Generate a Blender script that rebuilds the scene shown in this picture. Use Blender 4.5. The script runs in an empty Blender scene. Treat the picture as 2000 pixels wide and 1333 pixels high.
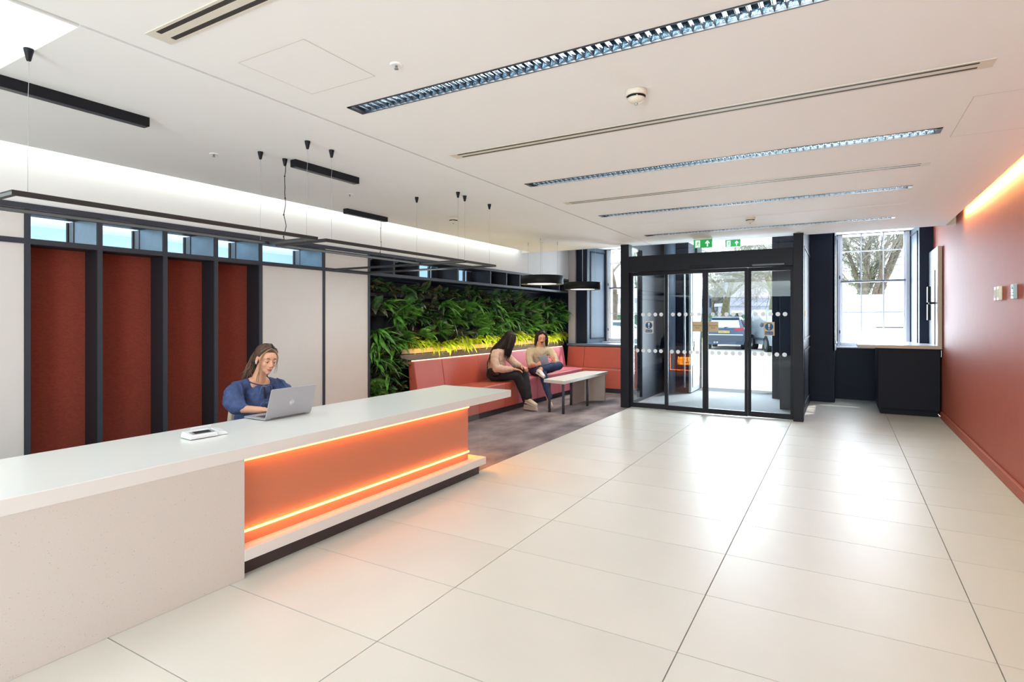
import bpy, math, random
from mathutils import Vector, Matrix, Quaternion
random.seed(7)
C = bpy.context.scene.collection
S = bpy.context.scene
V = Vector
pi = math.pi

def srgb(r, g, b):
    def f(c):
        c = c / 255.0
        return c / 12.92 if c <= .04045 else ((c + .055) / 1.055) ** 2.4
    return (f(r), f(g), f(b), 1.0)

# ------------------------------------------------------------------ camera
H = 1.47
YAW = math.atan(646 / 1112)
cam = bpy.data.cameras.new('camera')
cam.sensor_width = 36.0
cam.lens = 1112 / 2000 * 36.0
cam.shift_y = -(666.5 - 622) / 2000
cam.clip_start = .05
cam.clip_end = 400
co = bpy.data.objects.new('camera', cam)
co.location = (0, 0, H)
co.rotation_euler = (pi / 2, 0, YAW)
C.objects.link(co)
S.camera = co
# ------------------------------------------------------------------ view, world, sun, large lights
S.view_settings.view_transform = 'Standard'
S.view_settings.look = 'None'
S.view_settings.gamma = 1
S.view_settings.use_curve_mapping = False
S.view_settings.exposure = 0.50
try:
    S.cycles.max_bounces = 9
    S.cycles.diffuse_bounces = 4
    S.cycles.glossy_bounces = 4
    S.cycles.transmission_bounces = 8
    S.cycles.transparent_max_bounces = 16
    S.cycles.sample_clamp_indirect = 6
    S.cycles.use_denoising = True
    S.cycles.caustics_reflective = False
    S.cycles.caustics_refractive = False
except Exception:
    pass
W = bpy.data.worlds.new('world')
S.world = W
W.use_nodes = True
wn = W.node_tree
wn.nodes.clear()
wo = wn.nodes.new('ShaderNodeOutputWorld')
wb = wn.nodes.new('ShaderNodeBackground')
wb.inputs['Color'].default_value = (.86, .93, 1.0, 1)
wb.inputs['Strength'].default_value = 2.0
wn.links.new(wb.outputs[0], wo.inputs[0])

def area(name, loc, rot, sx, sy, power, color=(1, 1, 1), spread=None):
    l = bpy.data.lights.new(name, 'AREA')
    l.shape = 'RECTANGLE'
    l.size = sx
    l.size_y = sy
    l.energy = power
    l.color = color
    if spread is not None:
        l.spread = spread
    o = bpy.data.objects.new(name, l)
    o.location = loc
    o.rotation_euler = rot
    C.objects.link(o)
    return o

sun = bpy.data.lights.new('sun', 'SUN')
sun.energy = 3.0
sun.angle = .02
sun.color = (1, .96, .9)
so = bpy.data.objects.new('sun', sun)
so.rotation_euler = (math.radians(48), 0, math.radians(150))
C.objects.link(so)

CZ = 2.68   # ceiling height
area('daylight_through_entrance', (-1.9, 12.45, 1.5), (pi / 2 + .30, 0, pi), 1.3, 2.6, 175, (.80, .90, 1))
area('daylight_through_window_right', (.46, 12.35, 1.9), (pi / 2 + .20, 0, pi), .95, 1.9, 78, (.80, .90, 1))
area('daylight_through_window_left', (-4.05, 12.35, 1.9), (pi / 2 + .20, 0, pi), .95, 1.9, 45, (.80, .90, 1))
area('rear_fill_light', (.08, -4.4, 1.25), (math.radians(120), 0, 0), 2.3, 2.2, 225, (.78, .94, .97))  # added fill behind the camera, tilted up to brighten the ceiling
area('rear_ceiling_fill', (-2.6, -2.2, 2.64), (math.radians(25), 0, 0), 3.0, 2.0, 90, (.78, .94, .97))  # added overhead fill behind the camera, no fixture there
area('cove_light_left', (-5.03, 4.3, 2.78), (0, math.radians(58), 0), .05, 9.6, 12, (.93, 1, .96))
area('cove_light_right', (1.20, 5.05, 2.75), (0, math.radians(-60), 0), .04, 7.2, 44, (.92, 1, .44))
for i, (yy, x0, x1) in enumerate([(2.41, -2.46, .56), (4.56, -2.46, .56), (6.38, -2.46, .56), (8.2, -2.46, .56)]):
    area('louvre_fill_light', ((x0 + x1) / 2, yy, 2.70), (0, 0, 0), 2.9, .07, 16, (.88, .98, .98))  # added fill at the louvre fixtures, which look switched off
for i, (xx, ya, yb) in enumerate([(-3.42, 1.0, 2.7), (-3.45, 2.9, 4.5), (-4.1, 4.7, 5.1)]):
    area('desk_fill_light', (xx, (ya + yb) / 2, 2.03), (0, 0, 0), .5, yb - ya, 5, (.86, .97, .98))  # added fill under the hanging frames to brighten desk and wall panels
area('planter_glow', (-5.10, 8.5, .92), (0, math.radians(195), 0), .04, 4.7, 13, (1, .86, .42))

# ------------------------------------------------------------------ materials
MATS = {}
def mat(name, col, rough=.5, metal=0, noise=0, nscale=20, bump=0, bscale=60, emit=None, estr=0, trans=0, alpha=1,
        spec=None, coat=0, col2=None, obj_var=0, stretch=None, ior=None, detail=4):
    if name in MATS:
        return MATS[name]
    m = bpy.data.materials.new(name)
    m.use_nodes = True
    nt = m.node_tree
    b = nt.nodes['Principled BSDF']
    b.inputs['Base Color'].default_value = col
    b.inputs['Roughness'].default_value = rough
    b.inputs['Metallic'].default_value = metal
    if spec is not None:
        b.inputs['Specular IOR Level'].default_value = spec
    if coat:
        b.inputs['Coat Weight'].default_value = coat
        b.inputs['Coat Roughness'].default_value = .1
    if trans:
        b.inputs['Transmission Weight'].default_value = trans
    if ior:
        b.inputs['IOR'].default_value = ior
    if alpha < 1:
        b.inputs['Alpha'].default_value = alpha
    if emit:
        b.inputs['Emission Color'].default_value = emit
        b.inputs['Emission Strength'].default_value = estr
    tc = nt.nodes.new('ShaderNodeTexCoord')
    mp = nt.nodes.new('ShaderNodeMapping')
    nt.links.new(tc.outputs['Object'], mp.inputs[0])
    if stretch:
        mp.inputs['Scale'].default_value = stretch
    last = None
    if noise or col2:
        n = nt.nodes.new('ShaderNodeTexNoise')
        n.inputs['Scale'].default_value = nscale
        n.inputs['Detail'].default_value = detail
        nt.links.new(mp.outputs[0], n.inputs['Vector'])
        r = nt.nodes.new('ShaderNodeValToRGB')
        r.color_ramp.elements[0].position = .35
        r.color_ramp.elements[1].position = .65
        if col2:
            r.color_ramp.elements[0].color = col2
            r.color_ramp.elements[1].color = col
        else:
            r.color_ramp.elements[0].color = tuple(c * (1 - noise) for c in col[:3]) + (1,)
            r.color_ramp.elements[1].color = tuple(min(1, c * (1 + noise)) for c in col[:3]) + (1,)
        nt.links.new(n.outputs['Fac'], r.inputs[0])
        nt.links.new(r.outputs[0], b.inputs['Base Color'])
        last = r.outputs[0]
    if obj_var:
        oi = nt.nodes.new('ShaderNodeObjectInfo')
        mr = nt.nodes.new('ShaderNodeMapRange')
        mr.inputs['To Min'].default_value = 1 - obj_var
        mr.inputs['To Max'].default_value = 1 + obj_var
        nt.links.new(oi.outputs['Random'], mr.inputs[0])
        hs = nt.nodes.new('ShaderNodeHueSaturation')
        nt.links.new(mr.outputs[0], hs.inputs['Value'])
        if last:
            nt.links.new(last, hs.inputs['Color'])
        else:
            hs.inputs['Color'].default_value = col
        nt.links.new(hs.outputs[0], b.inputs['Base Color'])
    if bump:
        n2 = nt.nodes.new('ShaderNodeTexNoise')
        n2.inputs['Scale'].default_value = bscale
        n2.inputs['Detail'].default_value = 3
        nt.links.new(mp.outputs[0], n2.inputs['Vector'])
        bp = nt.nodes.new('ShaderNodeBump')
        bp.inputs['Strength'].default_value = bump
        bp.inputs['Distance'].default_value = .01
        nt.links.new(n2.outputs['Fac'], bp.inputs['Height'])
        nt.links.new(bp.outputs[0], b.inputs['Normal'])
    MATS[name] = m
    return m

def glassmat(name, tint=(.97, .99, .99, 1), refl=.06, dark=0.0):
    # architectural pane: clear with a fresnel mirror reflection (works from any side)
    m = bpy.data.materials.new(name)
    m.use_nodes = True
    nt = m.node_tree
    nt.nodes.clear()
    o = nt.nodes.new('ShaderNodeOutputMaterial')
    t = nt.nodes.new('ShaderNodeBsdfTransparent')
    t.inputs[0].default_value = tint
    g = nt.nodes.new('ShaderNodeBsdfGlossy')
    g.inputs['Roughness'].default_value = 0.0
    f = nt.nodes.new('ShaderNodeFresnel')
    f.inputs[0].default_value = 1.5
    ad = nt.nodes.new('ShaderNodeMath')
    ad.operation = 'MULTIPLY_ADD'
    ad.inputs[1].default_value = 1.0
    ad.inputs[2].default_value = refl
    ad.use_clamp = True
    ge = nt.nodes.new('ShaderNodeNewGeometry')
    nb = nt.nodes.new('ShaderNodeMath')
    nb.operation = 'SUBTRACT'
    nb.inputs[0].default_value = 1.0
    nt.links.new(ge.outputs['Backfacing'], nb.inputs[1])
    mu = nt.nodes.new('ShaderNodeMath')
    mu.operation = 'MULTIPLY'
    nt.links.new(ad.outputs[0], mu.inputs[0])
    nt.links.new(nb.outputs[0], mu.inputs[1])
    nt.links.new(f.outputs[0], ad.inputs[0])
    mx = nt.nodes.new('ShaderNodeMixShader')
    nt.links.new(mu.outputs[0], mx.inputs[0])
    nt.links.new(t.outputs[0], mx.inputs[1])
    nt.links.new(g.outputs[0], mx.inputs[2])
    nt.links.new(mx.outputs[0], o.inputs[0])
    return m

def emat(name, col, strength):
    m = bpy.data.materials.new(name)
    m.use_nodes = True
    nt = m.node_tree
    nt.nodes.clear()
    o = nt.nodes.new('ShaderNodeOutputMaterial')
    e = nt.nodes.new('ShaderNodeEmission')
    e.inputs[0].default_value = col
    e.inputs[1].default_value = strength
    nt.links.new(e.outputs[0], o.inputs[0])
    return m

M_ceil = mat('ceiling_paint', srgb(248, 248, 247), .85)
M_white = mat('white_paint', srgb(236, 236, 232), .7)
M_wallw = mat('wall_white', srgb(232, 232, 230), .6)
M_cream = mat('cream_panel', srgb(224, 222, 217), .55, noise=.015, nscale=3)
M_navy = mat('navy_paint', srgb(20, 29, 50), .5, spec=.22)
M_frame = mat('slate_frame', srgb(56, 61, 72), .45)
M_fabric = mat('rust_fabric', srgb(146, 64, 48), .9, noise=.12, nscale=90, bump=.4, bscale=260, stretch=(1, .5, 1))
M_steel = mat('galvanised_steel', srgb(112, 134, 148), .38, metal=.55, noise=.14, nscale=4)
M_terra = mat('terracotta_paint', srgb(184, 98, 80), .55, spec=.25, noise=.02, nscale=6)
M_tile = mat('porcelain_tile', srgb(212, 209, 200), .40, noise=.022, nscale=1.6, obj_var=.022, bump=.02, bscale=3, detail=6)
M_grout = mat('grout', srgb(164, 158, 148), .9)
M_black = mat('black_powdercoat', srgb(24, 26, 31), .5, spec=.25)
M_anth = mat('anthracite_frame', srgb(28, 31, 39), .5, spec=.25)
M_desk = mat('solid_surface_white', srgb(226, 226, 223), .28)
M_alu = mat('brushed_aluminium', srgb(190, 196, 204), .3, metal=.9)
M_glass = glassmat('clear_glass', (.95, .985, .98, 1), .012)
M_wglass = glassmat('window_glass', (.98, 1, 1, 1), .01)

# ---- speckled desk stone
M_stone = mat('speckled_stone', srgb(208, 203, 197), .38)
nt = M_stone.node_tree
b = nt.nodes['Principled BSDF']
tc = nt.nodes.new('ShaderNodeTexCoord')
vo = nt.nodes.new('ShaderNodeTexVoronoi')
vo.inputs['Scale'].default_value = 85
nt.links.new(tc.outputs['Object'], vo.inputs['Vector'])
ns = nt.nodes.new('ShaderNodeTexNoise')
ns.inputs['Scale'].default_value = 40
nt.links.new(tc.outputs['Object'], ns.inputs['Vector'])
mm = nt.nodes.new('ShaderNodeMath')
mm.operation = 'MULTIPLY'
nt.links.new(vo.outputs['Distance'], mm.inputs[0])
nt.links.new(ns.outputs['Fac'], mm.inputs[1])
rr = nt.nodes.new('ShaderNodeValToRGB')
rr.color_ramp.elements[0].position = .02
rr.color_ramp.elements[0].color = srgb(165, 150, 138)
rr.color_ramp.elements[1].position = .07
rr.color_ramp.elements[1].color = srgb(209, 204, 198)
nt.links.new(mm.outputs[0], rr.inputs[0])
nt.links.new(rr.outputs[0], b.inputs['Base Color'])
# ---- carpet
M_carpet = mat('mottled_carpet', srgb(174, 160, 160), .95, noise=.0, nscale=2.4, col2=srgb(108, 96, 100), bump=.7, bscale=220, detail=9,
               stretch=(1, .55, 1))
M_mat = mat('entrance_matting', srgb(112, 116, 122), .8, noise=.18, nscale=30, bump=.4, bscale=120, stretch=(1, 12, 1))
M_pave = mat('pale_paving', srgb(232, 230, 226), .8, noise=.03, nscale=2)
M_red = mat('coral_leatherette', srgb(200, 100, 82), .42, bump=.05, bscale=200, noise=.03, nscale=4)
M_pink = mat('pink_leatherette', srgb(224, 132, 148), .42, bump=.05, bscale=200, noise=.03, nscale=4)
M_kick = mat('dark_kick', srgb(62, 62, 72), .5)
M_orange = mat('orange_back_panel', srgb(206, 124, 84), .40, emit=srgb(236, 120, 60), estr=.10)
M_ledend = emat('orange_led_bright', srgb(255, 140, 40), 20)
M_led = emat('orange_led', srgb(255, 160, 84), 6.5)
M_warm = emat('warm_led', (1, .84, .58, 1), 1.6)
M_acr = glassmat('acrylic_cover', (.97, .95, .96, 1), .02)

# ------------------------------------------------------------------ mesh helpers
def frame(d):
    d = V(d).normalized()
    up = V((0, 0, 1)) if abs(d.z) < .95 else V((0, 1, 0))
    a = d.cross(up).normalized()
    return a, d.cross(a).normalized()

class MB:
    def __init__(s):
        s.v = []; s.f = []; s.sm = []
    def quad(s, pts, smooth=False):
        n = len(s.v)
        s.v += [tuple(p) for p in pts]
        s.f.append(tuple(range(n, n + len(pts)))); s.sm.append(smooth)
        return s
    def box(s, x0, x1, y0, y1, z0, z1):
        n = len(s.v)
        s.v += [(x0, y0, z0), (x1, y0, z0), (x1, y1, z0), (x0, y1, z0), (x0, y0, z1), (x1, y0, z1), (x1, y1, z1), (x0, y1, z1)]
        for q in ((0, 3, 2, 1), (4, 5, 6, 7), (0, 1, 5, 4), (1, 2, 6, 5), (2, 3, 7, 6), (3, 0, 4, 7)):
            s.f.append(tuple(n + i for i in q)); s.sm.append(False)
        return s
    def hexa(s, p):     # eight corners, bottom ring then top ring
        n = len(s.v)
        s.v += [tuple(q) for q in p]
        for q in ((0, 3, 2, 1), (4, 5, 6, 7), (0, 1, 5, 4), (1, 2, 6, 5), (2, 3, 7, 6), (3, 0, 4, 7)):
            s.f.append(tuple(n + i for i in q)); s.sm.append(False)
        return s
    def rings(s, rings, cap=True, smooth=True, closed=False):
        n = len(s.v); k = len(rings[0])
        for r in rings:
            s.v += [tuple(p) for p in r]
        m = len(rings)
        for i in range(m - 1 + (1 if closed else 0)):
            for j in range(k):
                a = n + i * k + j; b_ = n + i * k + (j + 1) % k
                c = n + ((i + 1) % m) * k + (j + 1) % k; d = n + ((i + 1) % m) * k + j
                s.f.append((a, b_, c, d)); s.sm.append(smooth)
        if cap and not closed:
            s.f.append(tuple(n + j for j in reversed(range(k)))); s.sm.append(False)
            s.f.append(tuple(n + (m - 1) * k + j for j in range(k))); s.sm.append(False)
        return s
    def tube(s, pts, r, n=8, cap=True, smooth=True):
        pts = [V(p) for p in pts]
        rs = r if isinstance(r, (list, tuple)) else [r] * len(pts)
        out = []
        a = None
        for i, p in enumerate(pts):
            d = (pts[min(i + 1, len(pts) - 1)] - pts[max(i - 1, 0)])
            if d.length < 1e-9: d = V((0, 0, 1))
            d.normalize()
            if a is None:
                a, b_ = frame(d)
            else:
                a = (a - d * a.dot(d))
                a = a.normalized() if a.length > 1e-6 else frame(d)[0]
            b_ = d.cross(a)
            out.append([p + (a * math.cos(t) + b_ * math.sin(t)) * rs[i] for t in [2 * pi * j / n for j in range(n)]])
        return s.rings(out, cap, smooth)
    def cyl(s, p0, p1, r0, r1=None, n=24, smooth=True):
        return s.tube([p0, p1], [r0, r0 if r1 is None else r1], n, True, smooth)
    def lathe(s, prof, c=(0, 0, 0), n=32, M=None, cap=True):
        out = []
        for r, z in prof:
            ring = [V((r * math.cos(2 * pi * j / n), r * math.sin(2 * pi * j / n), z)) for j in range(n)]
            if M: ring = [M @ p for p in ring]
            out.append([p + V(c) for p in ring])
        return s.rings(out, cap)
    def ell(s, c, r, R=None, n=16, m=10):
        out = []
        for i in range(m + 1):
            t = -pi / 2 + pi * i / m
            t = max(-pi / 2 + .02, min(pi / 2 - .02, t))
            ring = []
            for j in range(n):
                a = 2 * pi * j / n
                p = V((r[0] * math.cos(t) * math.cos(a), r[1] * math.cos(t) * math.sin(a), r[2] * math.sin(t)))
                if R: p = R @ p
                ring.append(p + V(c))
            out.append(ring)
        return s.rings(out)
    def cap2(s, p0, r0, p1, r1, n=14):
        p0 = V(p0); p1 = V(p1); d = (p1 - p0)
        L = d.length
        if L < 1e-5:
            return s.ell(p0, (r0, r0, r0))
        d.normalize(); a, b_ = frame(d)
        out = []
        def ring(c, r):
            return [c + (a * math.cos(2 * pi * j / n) + b_ * math.sin(2 * pi * j / n)) * r for j in range(n)]
        for t in (-.999, -.8, -.5, -.2, 0):
            out.append(ring(p0 + d * (r0 * t), r0 * math.sqrt(max(.002, 1 - t * t))))
        for t in (0, .2, .5, .8, .999):
            out.append(ring(p1 + d * (r1 * t), r1 * math.sqrt(max(.002, 1 - t * t))))
        return s.rings(out)
    def chain(s, pts, rs):
        for i in range(len(pts) - 1):
            s.cap2(pts[i], rs[i], pts[i + 1], rs[i + 1])
        return s
    def prism(s, poly, fn, d0, d1):     # poly of 2-D points, fn(u, v, d) -> 3-D
        n = len(s.v); k = len(poly)
        s.v += [tuple(fn(u, w, d0)) for u, w in poly] + [tuple(fn(u, w, d1)) for u, w in poly]
        s.f.append(tuple(n + i for i in reversed(range(k)))); s.sm.append(False)
        s.f.append(tuple(n + k + i for i in range(k))); s.sm.append(False)
        for i in range(k):
            s.f.append((n + i, n + (i + 1) % k, n + k + (i + 1) % k, n + k + i)); s.sm.append(False)
        return s
    def mesh(s, name):
        me = bpy.data.meshes.new(name)
        me.from_pydata(s.v, [], s.f)
        me.polygons.foreach_set('use_smooth', s.sm)
        me.update()
        return me
    def build(s, name, m, parent=None, bevel=0, seg=2):
        me = s.mesh(name)
        me.materials.append(m)
        o = bpy.data.objects.new(name, me)
        C.objects.link(o)
        if parent is not None:
            o.parent = parent
            o.matrix_parent_inverse = Matrix.Identity(4)
            wl = wloc(parent)
            if wl is not None:
                o.location = -wl
        if bevel:
            md = o.modifiers.new('bevel', 'BEVEL')
            md.width = bevel; md.segments = seg; md.limit_method = 'ANGLE'
            md.harden_normals = False
        return o

WL = {}
def wloc(p):     # world location of a thing whose parts are given in world coordinates
    if p.name in WL: return WL[p.name]
    if p.parent is not None: return V((0, 0, 0))     # a sub-part: its part already carries the offset
    return None

def tag(o, label=None, cat=None, group=None, kind=None):
    if label: o['label'] = label
    if cat: o['category'] = cat
    if group: o['group'] = group
    if kind: o['kind'] = kind
    return o

def thing(name, label, cat, loc=(0, 0, 0), group=None, local=False, rz=0):
    o = bpy.data.objects.new(name, None)
    o.empty_display_size = .1
    o.location = loc
    o.rotation_euler = (0, 0, rz)
    C.objects.link(o)
    if not local:
        WL[o.name] = V(loc)
    return tag(o, label, cat, group)

def one(o, label, cat, group=None):
    return tag(o, label, cat, group)

def struct(o, label=None):
    return tag(o, label, kind='structure')

def sempty(name, label=None):
    o = bpy.data.objects.new(name, None)
    C.objects.link(o)
    WL[o.name] = V((0, 0, 0))
    return tag(o, label, kind='structure')

def dup(root, loc, rz=None, label=None, group=None):
    def cp(o, par):
        c = o.copy(); C.objects.link(c)
        if par: c.parent = par
        return c
    r = cp(root, None)
    r.location = loc
    if rz is not None: r.rotation_euler = (0, 0, rz)
    if label: r['label'] = label
    if group: r['group'] = group
    for ch in list(root.children):
        c = cp(ch, r)
        for g in list(ch.children):
            cp(g, c)
    return r

def text(name, body, loc, size, m, parent, ax, ay, ext=.001, align='CENTER'):
    cu = bpy.data.curves.new(name, 'FONT')
    cu.body = body; cu.size = size; cu.extrude = ext
    cu.align_x = align; cu.align_y = 'CENTER'
    cu.materials.append(m)
    o = bpy.data.objects.new(name + '_tmp', cu)
    C.objects.link(o)
    dg = bpy.context.evaluated_depsgraph_get()
    me = bpy.data.meshes.new_from_object(o.evaluated_get(dg))
    bpy.data.objects.remove(o)
    me.name = name
    ax = V(ax).normalized(); ay = V(ay).normalized(); az = ax.cross(ay)
    R = Matrix((ax, ay, az)).transposed()
    for v in me.vertices:
        v.co = R @ v.co + V(loc)
    me.update()
    ob = bpy.data.objects.new(name, me)
    C.objects.link(ob)
    if parent is not None:
        ob.parent = parent
        if wloc(parent) is not None: ob.location = -wloc(parent)
    return ob

def plate(x0, x1, y0, y1, z0, z1, holes):
    xs = sorted({x0, x1, *[min(max(h[i], x0), x1) for h in holes for i in (0, 1)]})
    ys = sorted({y0, y1, *[min(max(h[i], y0), y1) for h in holes for i in (2, 3)]})
    m = MB()
    for j in range(len(ys) - 1):
        run = None
        for i in range(len(xs) - 1):
            cx = (xs[i] + xs[i + 1]) / 2; cy = (ys[j] + ys[j + 1]) / 2
            hole = any(h[0] < cx < h[1] and h[2] < cy < h[3] for h in holes)
            if not hole and run is None: run = xs[i]
            if (hole or i == len(xs) - 2) and run is not None:
                m.box(run, xs[i] if hole else xs[i + 1], ys[j], ys[j + 1], z0, z1)
                run = None
    return m

# ================================================================== SHELL
YB = -4.6
# floor: base, tiles, carpet, vestibule
fl = MB().box(-6.2, 1.5, YB, 9.08, -.12, -.012).build('floor', M_grout)
struct(fl, 'pale large-format porcelain floor with thin joints')
xs = [-3.03, -1.83, -.63, .57, 1.262]
cols = [(xs[i], xs[i + 1]) for i in range(4)]
tile_me = {}
y = 3.13 - .6 * 12
while y < 12.0:
    for (a, b_) in cols:
        y0, y1 = max(y, YB), y + .6
        if y0 > 8.9 and b_ < -.5: continue
        if y0 > 9.0 and a < -.6 and b_ > -.6: pass
        aa = a
        key = (round(b_ - aa, 3), round(y1 - y0, 3))
        if key not in tile_me:
            w, d = key
            j = .0016
            m = MB()
            m.hexa([(j, j, -.012), (w - j, j, -.012), (w - j, d - j, -.012), (j, d - j, -.012),
                    (j + .0012, j + .0012, 0), (w - j - .0012, j + .0012, 0), (w - j - .0012, d - j - .0012, 0), (j + .0012, d - j - .0012, 0)])
            me = m.mesh('tile'); me.materials.append(M_tile); tile_me[key] = me
        o = bpy.data.objects.new('tile', tile_me[key])
        o.location = (aa, y0, 0); C.objects.link(o); o.parent = fl
    y += .6
MB().box(-.63, 1.262, 9.08, 12.1, -.12, -.012).build('grout_bed', M_grout, fl)
MB().box(-3.17, -.48, 8.9, 9.16, -.02, -.0005).build('threshold_strip', mat('threshold', srgb(205, 198, 186), .4), fl)
cp = MB().box(-6.0, -3.032, YB, 12.1, -.011, .002).build('carpet', M_carpet)
struct(cp, 'mottled grey-mauve carpet beside the pale tiles')
mt = MB().box(-3.17, -.6, 9.16, 12.55, -.03, .001).build('floor_vestibule', M_mat)
struct(mt, 'grey ribbed entrance matting inside the glass lobby')

# ceiling with openings
fix = [(2.41, -2.46, .56), (4.55, -2.48, .55), (6.37, -2.49, .55), (8.20, -2.50, .54)]
slots = [(3.465, -2.46, .56), (5.47, -2.47, .53), (7.28, -2.47, .54), (1.36, -2.50, .5)]
YE = 9.25
holes_r = [(a, b_, yy - .065, yy + .065) for yy, a, b_ in fix]
for yy, a, b_ in slots:
    holes_r += [(a, b_, yy - .042, yy - .018), (a, b_, yy + .018, yy + .042)]
cr = plate(-2.712, 1.157, YB, YE, CZ, CZ + .05, holes_r).build('ceiling', M_ceil)
struct(cr, 'flat off-white plasterboard ceiling')
cl = plate(-4.95, -2.732, 1.14, YE, CZ, CZ + .05, []).build('ceiling', M_ceil)
struct(cl, 'off-white ceiling section over the desk and seats')
struct(MB().box(-4.95, -2.732, YB, -1.2, CZ, CZ + .05).build('ceiling', M_ceil), 'off-white ceiling section behind the viewpoint')
g = MB().box(-2.76, -2.69, -1.3, YE, CZ + .05, CZ + .06).build('trim_1', mat('shadow_gap', srgb(196, 190, 170), .8))
struct(g, 'beige shadow gap running along the ceiling')
# upper soffit by the windows and slab over everything
struct(MB().box(-6.2, 1.5, YE, 12.12, 3.0, 3.08).build('ceiling', M_white), 'higher white soffit at the windows')
struct(MB().box(-5.5, 1.5, YE - .01, YE + .02, CZ, 3.02).build('trim_2', M_white), 'ceiling step edge facing the windows')
struct(MB().box(-6.2, 1.5, YB, YE - .02, 3.02, 3.1).build('ceiling', M_white), 'structural slab above the ceiling')
# skylight recess top left (luminous)
sk = sempty('window_4', 'bright rooflight recess in the ceiling at upper left')
MB().box(-2.75, -2.735, -1.2, 1.16, CZ + .001, 3.02).build('reveal', M_white, sk)
MB().box(-4.95, -2.74, 1.141, 1.16, CZ + .001, 3.02).build('reveal', M_white, sk)
MB().box(-4.96, -4.93, -1.2, 1.14, CZ, 3.02).build('reveal', M_white, sk)
MB().box(-4.93, -2.75, -1.19, 1.14, 2.97, 3.0).build('luminous_panel', emat('rooflight', (.93, .98, 1, 1), 1.6), sk)
MB().box(-4.93, -2.75, .86, .885, 2.86, 2.97).build('glazing_bar', mat('rooflight_bar', srgb(190, 196, 186), .6), sk)

# right wall with cove
struct(MB().box(1.265, 1.45, YB, 12.5, 0, 3.05).build('wall_right', M_terra), 'satin terracotta painted wall')
struct(MB().box(1.235, 1.262, YB, 10.36, .001, .10).build('baseboard_right', M_terra, bevel=.004), 'terracotta skirting board along the wall')
struct(MB().box(1.145, 1.157, YB, YE, CZ + .05, CZ + .12).build('trim_3', M_ceil), 'cove lip at the right wall')
# left wall, upper white band, cove
struct(MB().box(-5.30, -5.155, YB, 11.4, 2.305, 3.05).build('wall_left', M_wallw), 'white wall washed by the cove light above the shelving')
# unseen rear wall with an opening added to let in fill light
rw = sempty('wall_rear', 'rear wall behind the viewpoint with an opening added for fill light')
MB().box(-6.2, 1.5, YB - .2, YB, 0, .12).build('sill', M_white, rw)
MB().box(-6.2, 1.5, YB - .2, YB, 2.6, 3.1).build('head', M_white, rw)
MB().box(-6.2, -1.15, YB - .2, YB, .12, 2.6).build('solid_bay', M_navy, rw)
for x in (-1.2, .0, 1.17):
    MB().box(x, x + .15, YB - .15, YB, .12, 2.6).build('mullion', M_anth, rw)
struct(MB().box(-6.25, -6.1, YB, 12.5, 0, 1.95).box(-6.25, -6.1, YB, .8, 1.95, 3.1).box(-6.25, -6.1, 9.2, 12.5, 1.95, 3.1).box(-6.25, -6.1, .8, 9.2, 2.75, 3.1).build('wall_left', M_navy), 'outer wall behind the shelving bays')

# ------------------------------------------------------------------ left wall panelling / shelving
FX = -5.15
pan = thing('wall_panelling', 'slate framed wall panelling with rust fabric bays and open top shelf', 'panelling', (FX, 4, 0))
posts = [1.82, 2.29, 2.80, 3.27, 3.75, 4.57, 5.29]      # centre Y of the full-height posts
ZR0, ZR1 = 2.015, 2.055    # lower rail
ZT0, ZT1 = 2.27, 2.31      # top rail
DEP = .38
def post(y, z0=0, z1=ZT0):
    MB().box(FX - DEP, FX - .001, y - .018, y + .018, z0, z1).build('post', M_frame, pan)
for yp in posts:
    post(yp)
MB().box(FX - DEP, FX, -1.0, 11.3, ZR0, ZR1).build('rail', M_frame, pan)
MB().box(FX - DEP, FX + .012, -1.0, 11.3, ZT0, ZT1).build('rail', M_frame, pan)
for i in range(4):
    MB().box(FX - .22, FX - .20, posts[i] + .018, posts[i + 1] - .018, 0, ZR0).build('fabric_panel', M_fabric, pan)
MB().box(FX - .03, FX - .008, -1.0, 1.80, 0, ZR0).build('cream_panel', M_cream, pan)
MB().box(FX - .03, FX - .008, -1.0, 1.80, ZR1, ZT0).build('cream_panel', M_cream, pan)
MB().box(FX - .03, FX - .008, posts[4] + .018, posts[5] - .018, 0, ZR0).build('cream_panel', M_cream, pan)
MB().box(FX - .03, FX - .008, posts[5] + .018, posts[6] - .018, 0, ZR0).build('cream_panel', M_cream, pan)
MB().box(FX - .03, FX - .008, posts[5] + .018, posts[6] - .018, ZR1, ZT0).build('cream_panel', M_cream, pan)
for yp in (1.0, 0.0):
    pass
# top shelf compartments: window at the back left, steel-lined side
M_dark = mat('recess_dark', srgb(34, 34, 40), .6)  # dark sheets over recess sides and top stand in for shade
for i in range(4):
    MB().box(FX - .2, FX - .012, posts[i + 1] - .021, posts[i + 1] - .0181, 0, ZR0 - .001).build('recess_shade', M_dark, pan)
    MB().box(FX - .2, FX - .012, posts[i] + .02, posts[i + 1] - .02, ZR0 - .004, ZR0 - .001).build('recess_shade', M_dark, pan)
M_jamb = mat('bare_jamb', srgb(84, 74, 70), .6)
M_pale = mat('pale_blue_liner', srgb(150, 172, 186), .5)
for i in range(5):
    y0, y1 = posts[i] + .018, posts[i + 1] - .018
    MB().box(FX - DEP, FX - .01, y1 - .006, y1, ZR1, ZT0).build('side_liner', M_steel, pan)
    MB().box(FX - DEP - .08, FX - DEP - .002, y1 - .012, y1 + .03, ZR1, ZT0).build('side_liner', M_pale, pan)
    MB().box(-5.64, -5.612, y1 - .02, y1 + .03, ZR0, ZT0).build('jamb', M_jamb, pan)
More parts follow.
